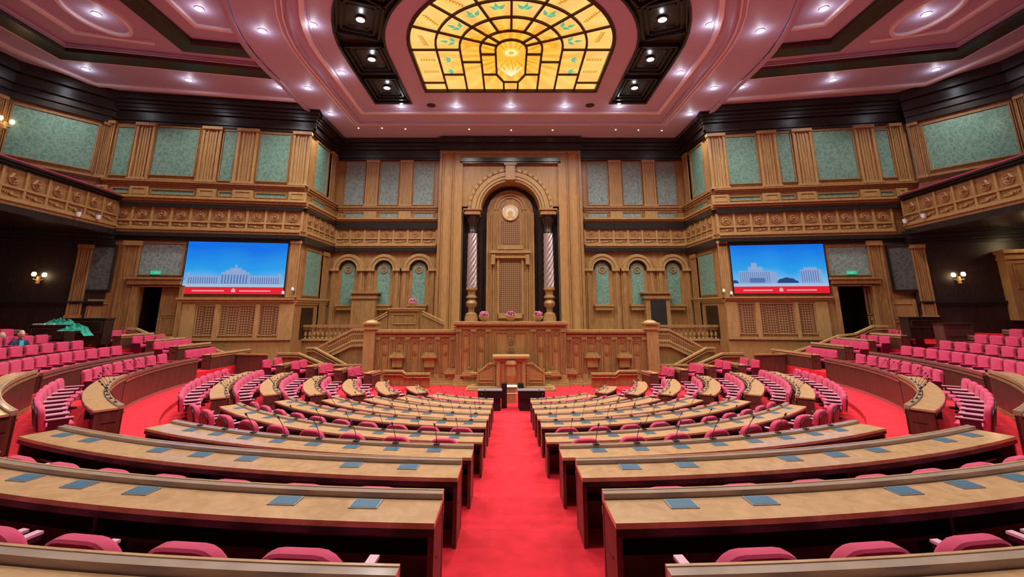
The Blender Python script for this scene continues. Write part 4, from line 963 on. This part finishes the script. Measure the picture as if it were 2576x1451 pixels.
# flower bowls
def bowl(x, y, z, label):
    t = empty('flower_bowl', (x,y,z), label=label, cat='flowers', group='plum flower bowls on the podium')
    mb = MB(); mb.lathe([(.12,0),(.14,.04),(.3,.2),(.33,.33),(.3,.34)], n=16); link('bowl', mb, WOODL, t, True)
    mb = MB()
    for k in range(40):
        a = random.random()*2*pi; e = random.random()*1.4; c = (.27*cos(a)*cos(e*.9), .27*sin(a)*cos(e*.9), .34+.24*sin(e)); mb.lathe([(.03,-.05),(.065,0),(.03,.05)], c, 7)
    link('blossoms', mb, BOWLB, t, True)
for u, nm in ((1217,'left'),(1284.5,'middle'),(1354,'right')): bowl(PC.hit(u, 800)[0], 28.45, ztc+.1, f'bowl of plum flowers on the podium coping, {nm} of three')
# rostrum
rs = empty('speaker_rostrum', (0,26.9,0), label='carved oak speaker rostrum with stepped side rails, centre of the podium', cat='rostrum')
RP = Plane((0, 26.6), (5, 26.6)); RP.n = (0,-1); RP.d = (1,0)
zr = lambda v: RP.hit(1284, v)[1]
def rk(name, mb, m):
    mb.v = [(x, y-26.9, z) for x, y, z in mb.v]; return link(name, mb, m, rs)
xr = lambda u: RP.hit(u, 930)[0]
ztr = zr(895)
mb = MB(); mb.box(-.82,.82,26.6,27.6,.1,ztr-.2); mb.box(-1.95,-.82,26.9,27.6,.1,zr(945)); mb.box(.82,1.95,26.9,27.6,.1,zr(945)); rk('body', mb, WOODR)
mb = MB(); mb.box(-1.05,1.05,26.35,27.6,ztr-.12,ztr); mb.box(-.95,.95,26.45,27.6,ztr-.2,ztr-.12); mb.box(-.9,.9,26.5,27.6,ztr-.3,ztr-.2); rk('cap', mb, WOODL)
mb = MB()
for s in (-1, 1):
    RP.box(mb, (s*.72-.09, s*.72+.09, .2, ztr-.3), 0, .12); RP.box(mb, (s*.45-.03, s*.45+.03, .2, ztr-.45), 0, .06)
mb.lathe([(.36,.2),(.36,.3),(.2,.36),(.3,.8),(.26,1.3),(.36,1.4),(.3,1.6)], (0,26.6,0), 16); rk('fluted_front', mb, WOODL)
for s in (-1, 1):
    mb = MB(); pts = [(s*.85,27.0,ztr-.42),(s*1.25,27.0,ztr-.42),(s*1.95,27.0,ztr-.95),(s*2.3,27.0,ztr-.95)]
    for a, b in zip(pts, pts[1:]):
        for dz, h, w_ in ((0,.09,.16),(-.14,.06,.11)):
            x0, x1 = sorted((a, b), key=lambda q: q[0]); mb.hexa([(x0[0],27-w_,x0[2]+dz-h),(x1[0],27-w_,x1[2]+dz-h),(x1[0],27+w_,x1[2]+dz-h),(x0[0],27+w_,x0[2]+dz-h),(x0[0],27-w_,x0[2]+dz),(x1[0],27-w_,x1[2]+dz),(x1[0],27+w_,x1[2]+dz),(x0[0],27+w_,x0[2]+dz)])
    rk('side_rail', mb, WOODL)
    mb = MB(); x0, x1 = sorted((s*.9, s*1.9)); xa0, xb0 = (x0, x1)
    zt0, zt1 = (ztr-1.05, ztr-.55) if s < 0 else (ztr-.55, ztr-1.05)
    mb.hexa([(x0,26.86,.1),(x1,26.86,.1),(x1,27.1,.1),(x0,27.1,.1),(x0,26.86,zt0),(x1,26.86,zt1),(x1,27.1,zt1),(x0,27.1,zt0)]); rk('cheek_panel', mb, WOODR)
    mb = MB(); xx0, xx1 = (s*1.4-.4, s*1.4+.4)
    for z0 in (.35, .5): mb.box(xx0+.05*z0, xx1-.05*z0, 26.78, 26.9, z0, z0+.07)
    mb.box(xx0-.1, xx0-.03, 26.8, 26.9, .2, 1.1); mb.box(xx1+.03, xx1+.1, 26.8, 26.9, .2, 1.1); rk('cheek_moulding', mb, WOODL)
mb = MB(); mb.box(-2.5,2.5,26.2,27.6,0,.1); mb.box(-2.3,2.3,26.4,27.6,.1,.18); rk('step', mb, WOODL)
# operator stations in front of the rostrum
for s in (-1, 1):
    t = empty('operator_station', (s*1.1, 21.6, 0), label=f'low black console station, {SIDE[s]} one before the rostrum', cat='console')
    OPN = Plane((0,21.6),(5,21.6)); OPN.n=(0,-1); OPN.d=(1,0)
    x0, x1 = sorted((OPN.hit(1203 if s<0 else 1303, 990)[0], OPN.hit(1262 if s<0 else 1370, 990)[0])); z1 = OPN.hit(1284, 981)[1]; z0 = OPN.hit(1284, 999)[1]
    mb = MB(); mb.box(x0-s*1.1, x1-s*1.1, -.25, .25, z0, z1); link('monitor_bank', mb, BLACK, t)
    mb = MB(); mb.box(x0-s*1.1+.05, x1-s*1.1-.05, -.15, .5, 0, z0); link('cabinet', mb, BLACK, t)
    mb = MB(); mb.box(x0-s*1.1-.02, x1-s*1.1+.02, -.28, .28, z1, z1+.03); link('top_trim', mb, GREY, t)
    xs = (OPN.hit(1268 if s<0 else 1311, 990)[0]); mb = MB(); zt = OPN.hit(1284, 968)[1]; mb.box(xs-s*1.1-.13, xs-s*1.1+.13, .4, .75, 0, zt); link('equipment_post', mb, BLACK, t)
t = empty('small_lectern', (0, 23.4, 0), label='small oak stand with white edges between the black consoles', cat='lectern')
mb = MB(); mb.box(-.24,.24,-.2,.2,0,.70); link('body', mb, WOODL, t); mb = MB(); mb.box(-.28,.28,-.24,.24,.70,.74); mb.box(-.26,.26,-.22,.22,.40,.44); link('white_edge', mb, WHITE, t)
# upper rostrum on the left of the stage
UP = Plane((0, 30.6), (5, 30.6)); UP.n = (0,-1); UP.d = (1,0)
t = empty('secretary_rostrum', (UP.hit(1017, 795)[0], 30.6, zfl), label='oak rostrum with sloping rails standing on the stage left of the alcove', cat='rostrum')
def uk(name, mb, m): mb.v = [(x-t.location.x, y-30.6, z-zfl) for x, y, z in mb.v]; return link(name, mb, m, t)
x0, x1 = UP.hit(981, 795)[0], UP.hit(1053, 795)[0]; zt = UP.hit(1017, 774)[1]
mb = MB(); mb.box(x0,x1,30.6,31.6,zfl,zt-.2); uk('body', mb, WOOD)
mb = MB(); mb.box(x0-.15,x1+.15,30.45,31.7,zt-.1,zt); mb.box(x0-.07,x1+.07,30.5,31.65,zt-.22,zt-.1); uk('cap', mb, WOODR)
mb = MB(); UP.frame(mb, (x0+.25,x1-.25,zt-1.0,zt-.45), .06, 0, .05); uk('panel_frame', mb, WOODL)
for (ua, va, ub, vb) in ((976,782,930,808),(1062,781,1117,808)):
    xa_, za_ = UP.hit(ua, va); xb_, zb_ = UP.hit(ub, vb); p0, p1 = sorted(((xa_,za_),(xb_,zb_)))
    mb = MB()
    for dz in (0, -.16): mb.hexa([(p0[0],30.55,p0[1]+dz-.09),(p1[0],30.55,p1[1]+dz-.09),(p1[0],30.85,p1[1]+dz-.09),(p0[0],30.85,p0[1]+dz-.09),(p0[0],30.55,p0[1]+dz),(p1[0],30.55,p1[1]+dz),(p1[0],30.85,p1[1]+dz),(p0[0],30.85,p0[1]+dz)])
    uk('sloping_rail', mb, WOODL)
    mb = MB(); mb.hexa([(p0[0],30.62,zfl),(p1[0],30.62,zfl),(p1[0],30.78,zfl),(p0[0],30.78,zfl),(p0[0],30.62,p0[1]-.2),(p1[0],30.62,p1[1]-.2),(p1[0],30.78,p1[1]-.2),(p0[0],30.78,p0[1]-.2)]); uk('rail_panel', mb, WOOD)
bowl(UP.hit(1035,770)[0], 31.0, zt, 'bowl of plum flowers on the rostrum cap left of the alcove')

# ------------------------------------------------------------------ stairs and balustrades
def baluster_mesh():
    mb = MB(); mb.lathe([(.05,0),(.06,.04),(.035,.08),(.075,.2),(.08,.27),(.04,.38),(.03,.46),(.05,.5),(.05,.55)], n=10)
    return mb
bal_proto = None
def baluster(root, x, y, z, h):
    global bal_proto
    if bal_proto is None:
        bal_proto = link('baluster', baluster_mesh(), WOODL, root, True); o = bal_proto
    else: o = bal_proto.copy(); COL.objects.link(o); o.parent = root
    o.location = (x,y,z); o.scale = (1.25,1.25,h/.55)
def rail(mb, p0, p1, w_=.12, h=.12):
    p0, p1 = Vector(p0), Vector(p1); d = (p1-p0); n_ = Vector((-d.y, d.x, 0)); n_.normalize(); n_ *= w_; u = Vector((0,0,h))
    mb.hexa([p0-n_, p1-n_, p1+n_, p0+n_, p0-n_+u, p1-n_+u, p1+n_+u, p0+n_+u])
for s in (-1, 1):
    f = (lambda u: u) if s < 0 else (lambda u: 2*1284.5-u)
    # landing balustrade
    B1 = Plane((0, 31.6), (5, 31.6)); B1.n=(0,-1); B1.d=(1,0)
    root = empty('balustrade', (0,0,0), label=f'level turned-baluster balustrade between the {SIDE[s]} wing and the podium', cat='balustrade')
    xa_, xb_ = B1.hit(f(742), 835)[0], B1.hit(f(925), 835)[0]; zt, zm, zb = B1.hit(830,817)[1], B1.hit(830,830)[1], B1.hit(830,852)[1]
    mb = MB(); rail(mb, (xa_,31.6,zt-.16), (xb_,31.6,zt-.16), .16, .16); rail(mb, (xa_,31.6,zt-.3), (xb_,31.6,zt-.3), .1, .09); link('handrail', mb, WOOD, root)
    mb = MB(); rail(mb, (xa_,31.6,zb-.12), (xb_,31.6,zb-.12), .16, .14); link('bottom_rail', mb, WOODL, root)
    mb = MB(); rail(mb, (xa_,31.65,0), (xb_,31.65,0), .1, zb-.12); link('wall_below', mb, WOOD, root)
    n = 17
    for k in range(n): x = xa_+(xb_-xa_)*(k+.5)/n; baluster(root, x, 31.6, zb+.02, zt-.3-zb)
    # stair balustrade
    B2 = Plane((0, 29.6), (5, 29.6)); B2.n=(0,-1); B2.d=(1,0)
    root = empty('stair_balustrade', (0,0,0), label=f'sloping turned-baluster stair balustrade beside the {SIDE[s]} end of the podium', cat='balustrade')
    tp = [B2.hit(f(u), v) for u, v in ((930,826),(888,826),(800,872))]; bt = [B2.hit(f(u), v) for u, v in ((930,865),(885,867),(822,897))]
    mb = MB()
    for a, b in zip(tp, tp[1:]): rail(mb, (a[0],29.6,a[1]-.14), (b[0],29.6,b[1]-.14), .15, .14)
    link('handrail', mb, WOODL, root); mb = MB()
    for a, b in zip(bt, bt[1:]): rail(mb, (a[0],29.6,a[1]-.12), (b[0],29.6,b[1]-.12), .14, .12)
    link('stringer', mb, WOODL, root)
    mb = MB()
    for a, b in zip(bt, bt[1:]):
        mb.hexa([(a[0],29.62,0),(b[0],29.62,0),(b[0],29.75,0),(a[0],29.75,0),(a[0],29.62,a[1]-.1),(b[0],29.62,b[1]-.1),(b[0],29.75,b[1]-.1),(a[0],29.75,a[1]-.1)])
    link('wall_below', mb, WOOD, root)
    n = 20
    for k in range(n):
        x = bt[0][0]+(bt[2][0]-bt[0][0])*(k+.5)/n
        def ip(P_, x):
            for a, b in zip(P_, P_[1:]):
                t_ = (x-a[0])/(b[0]-a[0])
                if 0 <= t_ <= 1: return a[1]+(b[1]-a[1])*t_
            a, b = P_[-2], P_[-1]; return a[1]+(b[1]-a[1])*(x-a[0])/(b[0]-a[0])
        z0, z1 = ip(bt, x), ip(tp, x)-.14; h = (z1-z0)/2
        if h > .05: baluster(root, x, 29.6, z0, h); baluster(root, x+.02, 29.6, z0+h, h)
    # gilded handrails over the low wall behind the seats
    B3 = Plane((0, 28.75), (5, 28.75)); B3.n=(0,-1); B3.d=(1,0)
    for nm, pts, m in (('upper', ((697,887),(752,887),(818,915)), WOODL), ('middle', ((772,873),(792,873),(874,917)), WOODL), ('lower', ((838,916),(917,916),(962,936)), WOODL), ('lowest', ((965,931),(1012,931),(1020,938),(1082,938)), WOODL)):
        root = empty('handrail_wall', (0,0,0), label=f'low panelled stair wall with moulded handrail, {nm} one on the {SIDE[s]}', cat='railing')
        if nm == 'middle': P3 = Plane((0,29.1),(5,29.1))
        elif nm == 'lowest': P3 = Plane((0,27.4),(5,27.4))
        else: P3 = B3
        yy = P3.A[1]; P3.n=(0,-1); P3.d=(1,0)
        q = [P3.hit(f(u), v) for u, v in pts]; mb = MB(); mb2 = MB()
        for a, b in zip(q, q[1:]):
            rail(mb, (a[0],yy,a[1]-.1), (b[0],yy,b[1]-.1), .14, .1); rail(mb, (a[0],yy,a[1]-.26), (b[0],yy,b[1]-.26), .1, .08)
            mb2.hexa([(a[0],yy+.04,0),(b[0],yy+.04,0),(b[0],yy+.12,0),(a[0],yy+.12,0),(a[0],yy+.04,a[1]-.15),(b[0],yy+.04,b[1]-.15),(b[0],yy+.12,b[1]-.15),(a[0],yy+.12,a[1]-.15)])
        link('handrail', mb, GOLD if False else WOODL, root); link('panel', mb2, WOOD, root)
    # handrail from the wing door down
    B4 = Plane((s*16,28.75),(s*25,27.2))
    root = empty('handrail_wall', (0,0,0), label=f'long stepped handrail descending from the {SIDE[s]} wing door', cat='railing')
    pts = ((322,824),(345,825),(395,846),(428,847),(508,872),(532,874),(600,897)) if s < 0 else ((2232,818),(2195,818),(2150,838),(2110,842),(2050,866),(1995,884),(1960,890))
    q = [B4.hit(u, v) for u, v in pts]; mb = MB(); mb2 = MB()
    for a, b in zip(q, q[1:]):
        A, B = B4.p(a[0], a[1]), B4.p(b[0], b[1])
        rail(mb, (A[0],A[1],A[2]-.1), (B[0],B[1],B[2]-.1), .14, .1); rail(mb, (A[0],A[1],A[2]-.26), (B[0],B[1],B[2]-.26), .1, .08)
        mb2.hexa([(A[0],A[1],0),(B[0],B[1],0),(B[0],B[1]+.1,0),(A[0],A[1]+.1,0),(A[0],A[1],A[2]-.15),(B[0],B[1],B[2]-.15),(B[0],B[1]+.1,B[2]-.15),(A[0],A[1]+.1,A[2]-.15)])
    link('handrail', mb, WOODL, root); link('panel', mb2, WOOD, root)

# ------------------------------------------------------------------ side galleries
for s in (-1, 1):
    pl = PL[s]; gp = empty('wall_left_gallery' if s < 0 else 'wall_right_gallery', kind='structure')
    B_ = (s*25.2, 27.95); G1 = (s*24.4, 20.5); G2 = (s*22.8, 12.0)
    zb, zt, zm = EYE+4.75, EYE+7.0, EYE+5.75
    for (P0, P1, n) in ((B_, G1, 6), (G1, G2, 7)):
        q = Plane(P0, P1); q.n = (-s*abs(q.n[0]), q.n[1] if q.n[0]*-s > 0 else -q.n[1])
        frieze(q, gp, 0, q.L, zb+.4, zm, zt-.35, n, .22)
        moulding(q, gp, 'parapet_cornice', 0, q.L, zt-.35, zt, .4, CORN, 3)
        mb = MB(); q.box(mb, (0, q.L, zt+.0, zt+.16), -.7, .1); link('velvet_rail', mb, PINK, gp)
        mb = MB(); q.box(mb, (0, q.L, zb-.25, zb+.1), 0, .3); q.box(mb, (0, q.L, zb-.25, zt), -.2, 0); link('parapet_base', mb, CORN, gp)
    mb = MB(); mb.hexa([(s*25.3,28.2,zb-.1),(s*34,28.2,zb-.1),(s*34,2,zb-.1),(s*22.8,2,zb-.1),(s*25.3,28.2,zb+.2),(s*34,28.2,zb+.2),(s*34,2,zb+.2),(s*22.8,2,zb+.2)]); link('gallery_slab', mb, DARK, gp)
    # walls beside the wings, lower level under the gallery
    for nm, A, Bq, z0, z1, lowr in (('lower', (s*25.0,28.2), (s*31.5,25.2), 0, zb, True), ('side', (s*31.5,25.2), (s*32.5,2), 0, zb, True), ('upper', (s*26.4,28.0), (s*29.2,24.0), zb, ZS, False), ('upper_side', (s*29.2,24.0), (s*31.0,2), zb, ZS, False)):
        q = Plane(A, Bq); wr = empty(f'wall_{SIDE[s]}_{nm}', kind='structure')
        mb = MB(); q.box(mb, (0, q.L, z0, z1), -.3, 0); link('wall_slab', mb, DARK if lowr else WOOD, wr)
        n = max(1, int(q.L/3.2)); w_ = q.L/n
        zpan0, zpan1 = (EYE+.7, EYE+3.6) if lowr else (EYE+8.6, EYE+11.6)
        if nm == 'lower':
            m_ = (lambda a, b: (a, b)) if s > 0 else (lambda a, b: (2524-b, 2524-a))
            fabric(q, wr, q.rect(*m_(2242, 2298), 620, 728), .04, TEAL_SHADE, fr=CORN); pilaster(q, wr, q.rect(*m_(2304, 2340), 615, 800), .18, WOOD)
            r_ = q.rect(*m_(2250, 2298), 765, 800); mb = MB(); q.box(mb, (r_[0]-.2, r_[1]+.2, r_[2]-.3, r_[3]+.3), 0, .03); link('dado_board', mb, WOOD, wr); mb = MB(); q.frame(mb, r_, .06, 0, .08); link('dado_frame', mb, WOODL, wr)
        elif lowr:
            for k in range(n):
                a = w_*k; mb = MB(); q.frame(mb, (a+.5, a+w_-.5, EYE+.7, EYE+3.4), .06, 0, .06); link('wall_frame', mb, DARK, wr)
        else:
            for k in range(n):
                a = w_*k; fabric(q, wr, (a+.75, a+w_-.35, zpan0, zpan1), .04, TEAL, fr=WOOD); pilaster(q, wr, (a+.05, a+.5, zpan0-.4, zpan1+.3), .18, WOOD)
        zl = EYE+.3 if lowr else zpan0-.5
        moulding(q, wr, 'dado_rail', 0, q.L, zl-.15, zl+.12, .24, CORN if lowr else WOOD, 3)
        mb = MB(); zz = z1-.9 if lowr else zpan1+.3
        for f0_, f1_, o in [(0,.2,.2),(.2,.4,.3),(.4,.7,.45),(.7,1,.7)]: q.box(mb, (0, q.L, zz+(z1-zz)*f0_, zz+(z1-zz)*f1_-.02), -.1, o)
        link('cornice', mb, CORN, wr)
    # sconces
    for nm, A, Bq, (u, v) in (('under the gallery', (s*25.0,28.2), (s*31.5,25.2), ((105,692) if s < 0 else (2405,692))), ('in the upper gallery', (s*29.2,24.0), (s*31.0,2), ((4,303) if s < 0 else (2510,322)))):
        q = Plane(A, Bq); h = q.hit(u, v); c = q.p(h[0], h[1], .3)
        t = empty('wall_sconce', c, label=f'warm glowing wall sconce {nm} on the {SIDE[s]}', cat='wall lamp')
        mb = MB(); mb.box(-.06,.06,-.06,.06,-.5,-.1); mb.tube([(-.0,-.3,-.25),(0,0,-.35),(0,.3,-.25)], .025, 6); link('bracket', mb, GOLD, t)
        for d in (-.3, .3):
            mb = MB(); mb.lathe([(.07,-.10),(.12,0),(.09,.12),(.07,.14)], (0,d,0), 12); link('lamp_shade', mb, WARM, t, True)
        ld = bpy.data.lights.new('sconce_light','POINT'); ld.energy = 22; ld.color = (1,.7,.4); ld.shadow_soft_size = .2
        lo = bpy.data.objects.new('sconce_light', ld); COL.objects.link(lo); lo.parent = t; lo.location = (-s*.12,-.38,-.05)
    if s > 0:
        q = Plane((25.0,28.2), (31.5,25.2)); h0 = q.hit(2515, 690)[0]; z0 = q.hit(2545, 738)[1]; z1 = q.hit(2545, 640)[1]
        b = empty('wall_booth', (0,0,0), label='warmly lit wooden booth front under the right gallery, at the picture edge', cat='booth')
        mb = MB(); q.box(mb, (h0, h0+2.6, z0-1.5, z1), 0, .9); q.frame(mb, (h0+.3, h0+2.3, z0+.3, z1-.6), .06, .9, .95); link('booth_body', mb, WOODL, b)
        mb = MB(); q.box(mb, (h0-.1, h0+2.7, z1, z1+.2), 0, 1.1); q.box(mb, (h0-.05, h0+2.65, z1-.35, z1-.2), 0, 1.0); link('booth_cornice', mb, WOODL, b)
        c = q.p(h0+1.2, z1+.9, 2.2); ld = bpy.data.lights.new('booth_light','POINT'); ld.energy = 90; ld.color = (1,.72,.4); ld.shadow_soft_size = .2
        lo = bpy.data.objects.new('booth_light', ld); COL.objects.link(lo); lo.location = c
        mb = MB(); mb.lathe([(.1,-.1),(.16,0),(.1,.12)], c, 12); mb2 = link('lamp_globe', mb, WARM, b, True)
        ld.energy = 60; lo.location = (c[0]-.1, c[1], c[2]-.25)
    # small spotlights and cameras on the parapet
    q = Plane(B_, G1)
    for k, (u, v) in enumerate(((175,539),(226,546)) if s < 0 else ((2296,556),(2344,543))):
        h = q.hit(u, v); c = q.p(h[0], h[1], .45)
        t = empty('spotlight', c, label=f'small white spotlight clamped on the {SIDE[s]} gallery parapet, {"nearer" if (k==0)==(s<0) else "farther"} one', cat='spotlight')
        mb = MB(); mb.lathe([(.09,-.13),(.12,0),(.12,.13)], n=12); link('housing', mb, WHITE, t, True); mb = MB(); mb.box(-.03,.03,-.03,.03,.1,.3); mb.box(-.15,.15,-.03,.03,.28,.32); link('bracket', mb, GREY, t)
    for k, (u, v) in enumerate(((716,736),(740,727)) if s < 0 else ((1836,737),(1817,731))):
        h = PL[s].hit(u, v); c = PL[s].p(h[0], h[1], .35)
        t = empty('wall_camera', c, label=f'small white camera on the ledge beside the {SIDE[s]} video wall, {"inner" if k else "outer"} one', cat='camera')
        mb = MB(); mb.lathe([(.08,-.1),(.09,.0),(.05,.1)], n=10); link('body', mb, WHITE, t, True); mb = MB(); mb.box(-.05,.05,-.05,.35,-.14,-.1); link('bracket', mb, GREY, t)

# people and press desk on the left
def person(x, y, z, rz, label, sc, shirt, jacket, hair, bald=False):
    root = empty('person', (x,y,z), rz, label=label, cat='person'); root.scale = (sc,sc,sc)
    me = bpy.data.meshes.new('body'); V = [(0,0,.50),(0,-.02,.70),(0,-.02,.92),(0,-.01,1.05),(0,0,1.12),
        (.17,-.02,1.0),(.24,.06,.78),(.14,.26,.70),(-.17,-.02,1.0),(-.24,.06,.78),(-.12,.28,.82),(.1,.2,.50),(.12,.46,.50),(.12,.5,.08),(-.1,.2,.50),(-.12,.46,.50),(-.12,.5,.08),(.12,.62,.03),(-.12,.62,.03)]
    E_ = [(0,1),(1,2),(2,3),(3,4),(2,5),(5,6),(6,7),(2,8),(8,9),(9,10),(0,11),(11,12),(12,13),(0,14),(14,15),(15,16),(13,17),(16,18)]
    rad = [.16,.15,.16,.075,.06,.075,.055,.04,.075,.055,.04,.095,.075,.05,.095,.075,.05,.045,.045]
    me.from_pydata(V, E_, []); o = bpy.data.objects.new('body', me); COL.objects.link(o); o.parent = root
    md = o.modifiers.new('skin','SKIN'); o.modifiers.new('sub','SUBSURF').levels = 2
    for k, sv in enumerate(me.skin_vertices[0].data): sv.radius = (rad[k], rad[k]); sv.use_root = (k == 0)
    me.materials.append(jacket)
    mb = MB(); rows = []
    for i in range(11):
        e = pi*i/10; row = []
        for k in range(16):
            t = 2*pi*k/16; r = sin(e)+.001; xx = .078*r*cos(t); yy = .098*r*sin(t); zz = -.125*cos(e)
            if sin(t) > .9 and 4 <= i <= 5: yy += .018
            if i < 4: yy += .01; xx *= .88
            row.append((xx, yy, 1.25+zz))
        rows.append(row)
    mb.grid(rows, closed_v=True); h = link('head', mb, SKIN, root, True)
    mb = MB()
    for q in (-1, 1): mb.lathe([(.012,-.03),(.02,0),(.012,.03)], (q*.08,0,1.25), 6)
    link('ears', mb, SKIN, h, True)
    mb = MB()
    for q in (-1, 1): mb.lathe([(.005,-.01),(.011,0),(.005,.01)], (q*.03,.093,1.265), 6)
    mb.box(-.025,.025,.088,.096,1.185,1.192); link('eyes_and_mouth', mb, HAIR, h)
    rows = []
    for i in range(5):
        e = (.62+.1*i)*pi if not bald else (.45+.06*i)*pi; row = []
        for k in range(13):
            t = pi+pi*k/12 if bald else 2*pi*k/12-.0; row.append((.084*sin(e)*cos(t), .104*sin(e)*sin(t)-.008, 1.255-.13*cos(e)))
        rows.append(row)
    mb = MB(); mb.grid(rows); link('hair', mb, hair, h, True)
    mb = MB(); mb.hexa([(-.06,.10,.78),(.06,.10,.78),(.06,.15,.78),(-.06,.15,.78),(-.05,.04,1.06),(.05,.04,1.06),(.05,.10,1.06),(-.05,.10,1.06)]); link('shirt_front', mb, shirt, root)
    hs = (-.12,.28,.82)
    mb = MB(); mb.lathe([(.01,-.045),(.032,-.02),(.035,.02),(.03,.045)], hs, 8)
    for k in range(4): mb.tube([(hs[0]-.025+.017*k, hs[1]+.02, hs[2]+.03),(hs[0]-.025+.017*k, hs[1]+.045, hs[2]+.065+.006*(k%2)),(hs[0]-.025+.017*k, hs[1]+.02, hs[2]+.085)], .008, 6)
    mb.tube([(hs[0]+.03,hs[1],hs[2]),(hs[0]+.05,hs[1]+.02,hs[2]+.03),(hs[0]+.045,hs[1]+.035,hs[2]+.055)], .009, 6); link('hand', mb, SKIN, root, True)
    return root
def at_floor(u, v, y):
    rx, ry, rz = ray(u, v); t = y/ry; return CX+rx*t, y, EYE+rz*t
x, y, z = at_floor(54, 840, 21.2); person(x, y, z-1.25*1.42, -1.9, 'balding person in navy jacket seated on the left tier, looking down', 1.42, SHIRT, NAVY, HAIR, True)
x, y, z = at_floor(4, 845, 21.2); person(x, y, z-1.25*1.42, -1.4, 'person in green top seated at the left edge of the picture', 1.42, SHIRT, GREENM, HAIR, True)
t = None
for (u0, u1, v0, v1, yy, lb) in ((2286,2368,797,824,25.6,'dark wooden press desk on the right tier under the gallery'),(2376,2450,813,846,23.8,'brown fronted press desk on the right tier, nearer one'),(72,163,817,852,23.6,'dark wooden press desk on the left tier under the gallery'),(165,262,800,838,25.2,'darker wooden cabinet behind the press desk on the left tier')):
    p = Plane((0,yy),(5,yy)); p.n=(0,-1); p.d=(1,0); q = p.rect(u0,u1,v0,v1); d = empty('press_desk', (0,0,0), label=lb, cat='desk')
    mb = MB(); p.box(mb, (q[0],q[1],q[2]-.6,q[3]-.06), -.6, 0); link('body', mb, PANEL if u0 > 2370 else DARK, d); mb = MB(); p.box(mb, (q[0]-.05,q[1]+.05,q[3]-.06,q[3]), -.65, .06); link('worktop', mb, CORN, d)
    mb = MB(); p.frame(mb, (q[0]+.15,q[1]-.15,q[2]+.05,q[3]-.2), .04, 0, .03); link('panel_frame', mb, PANEL, d)
    topz = q[3]; 
    if u0 == 72:
        for k, uu in enumerate((84, 98, 122)):
            xx = p.hit(uu, v0)[0]; mb = MB(); mb.box(xx-.16,xx+.16,yy+.1,yy+.35,topz,topz+.05); o = link('paper_stack', mb, PAPER); tag(o, f'white paper stack on the press desk, {ORD[k+1]} from the left', 'papers', 'papers on the press desk')
def cloth(u, v, yy, rx_, label):
    x, y, z = at_floor(u, v, yy); mb = MB(); rows = []
    for i in range(13):
        rows.append([(rx_*(j/12-.5)*2+.06*random.random(), .55*(i/12-.5)+.05*random.random(), max(0, .34*random.random()*sin(pi*i/12)*sin(pi*j/12)+.08*sin(pi*i/12)) if j < 11 else -.12*(j-10)) for j in range(13)])
    mb.grid(rows); o = link('green_cloth', mb, GREENM, smooth=False); o.location = (x,y,z); tag(o, label, 'cloth')
p_ = at_floor(150, 815, 24.2); cloth(150, 816, 24.0, .75, 'crumpled green cloth on the back of the press desk'); cloth(188, 832, 23.3, .7, 'shiny crumpled green cloth draped over the desk end, nearer one')
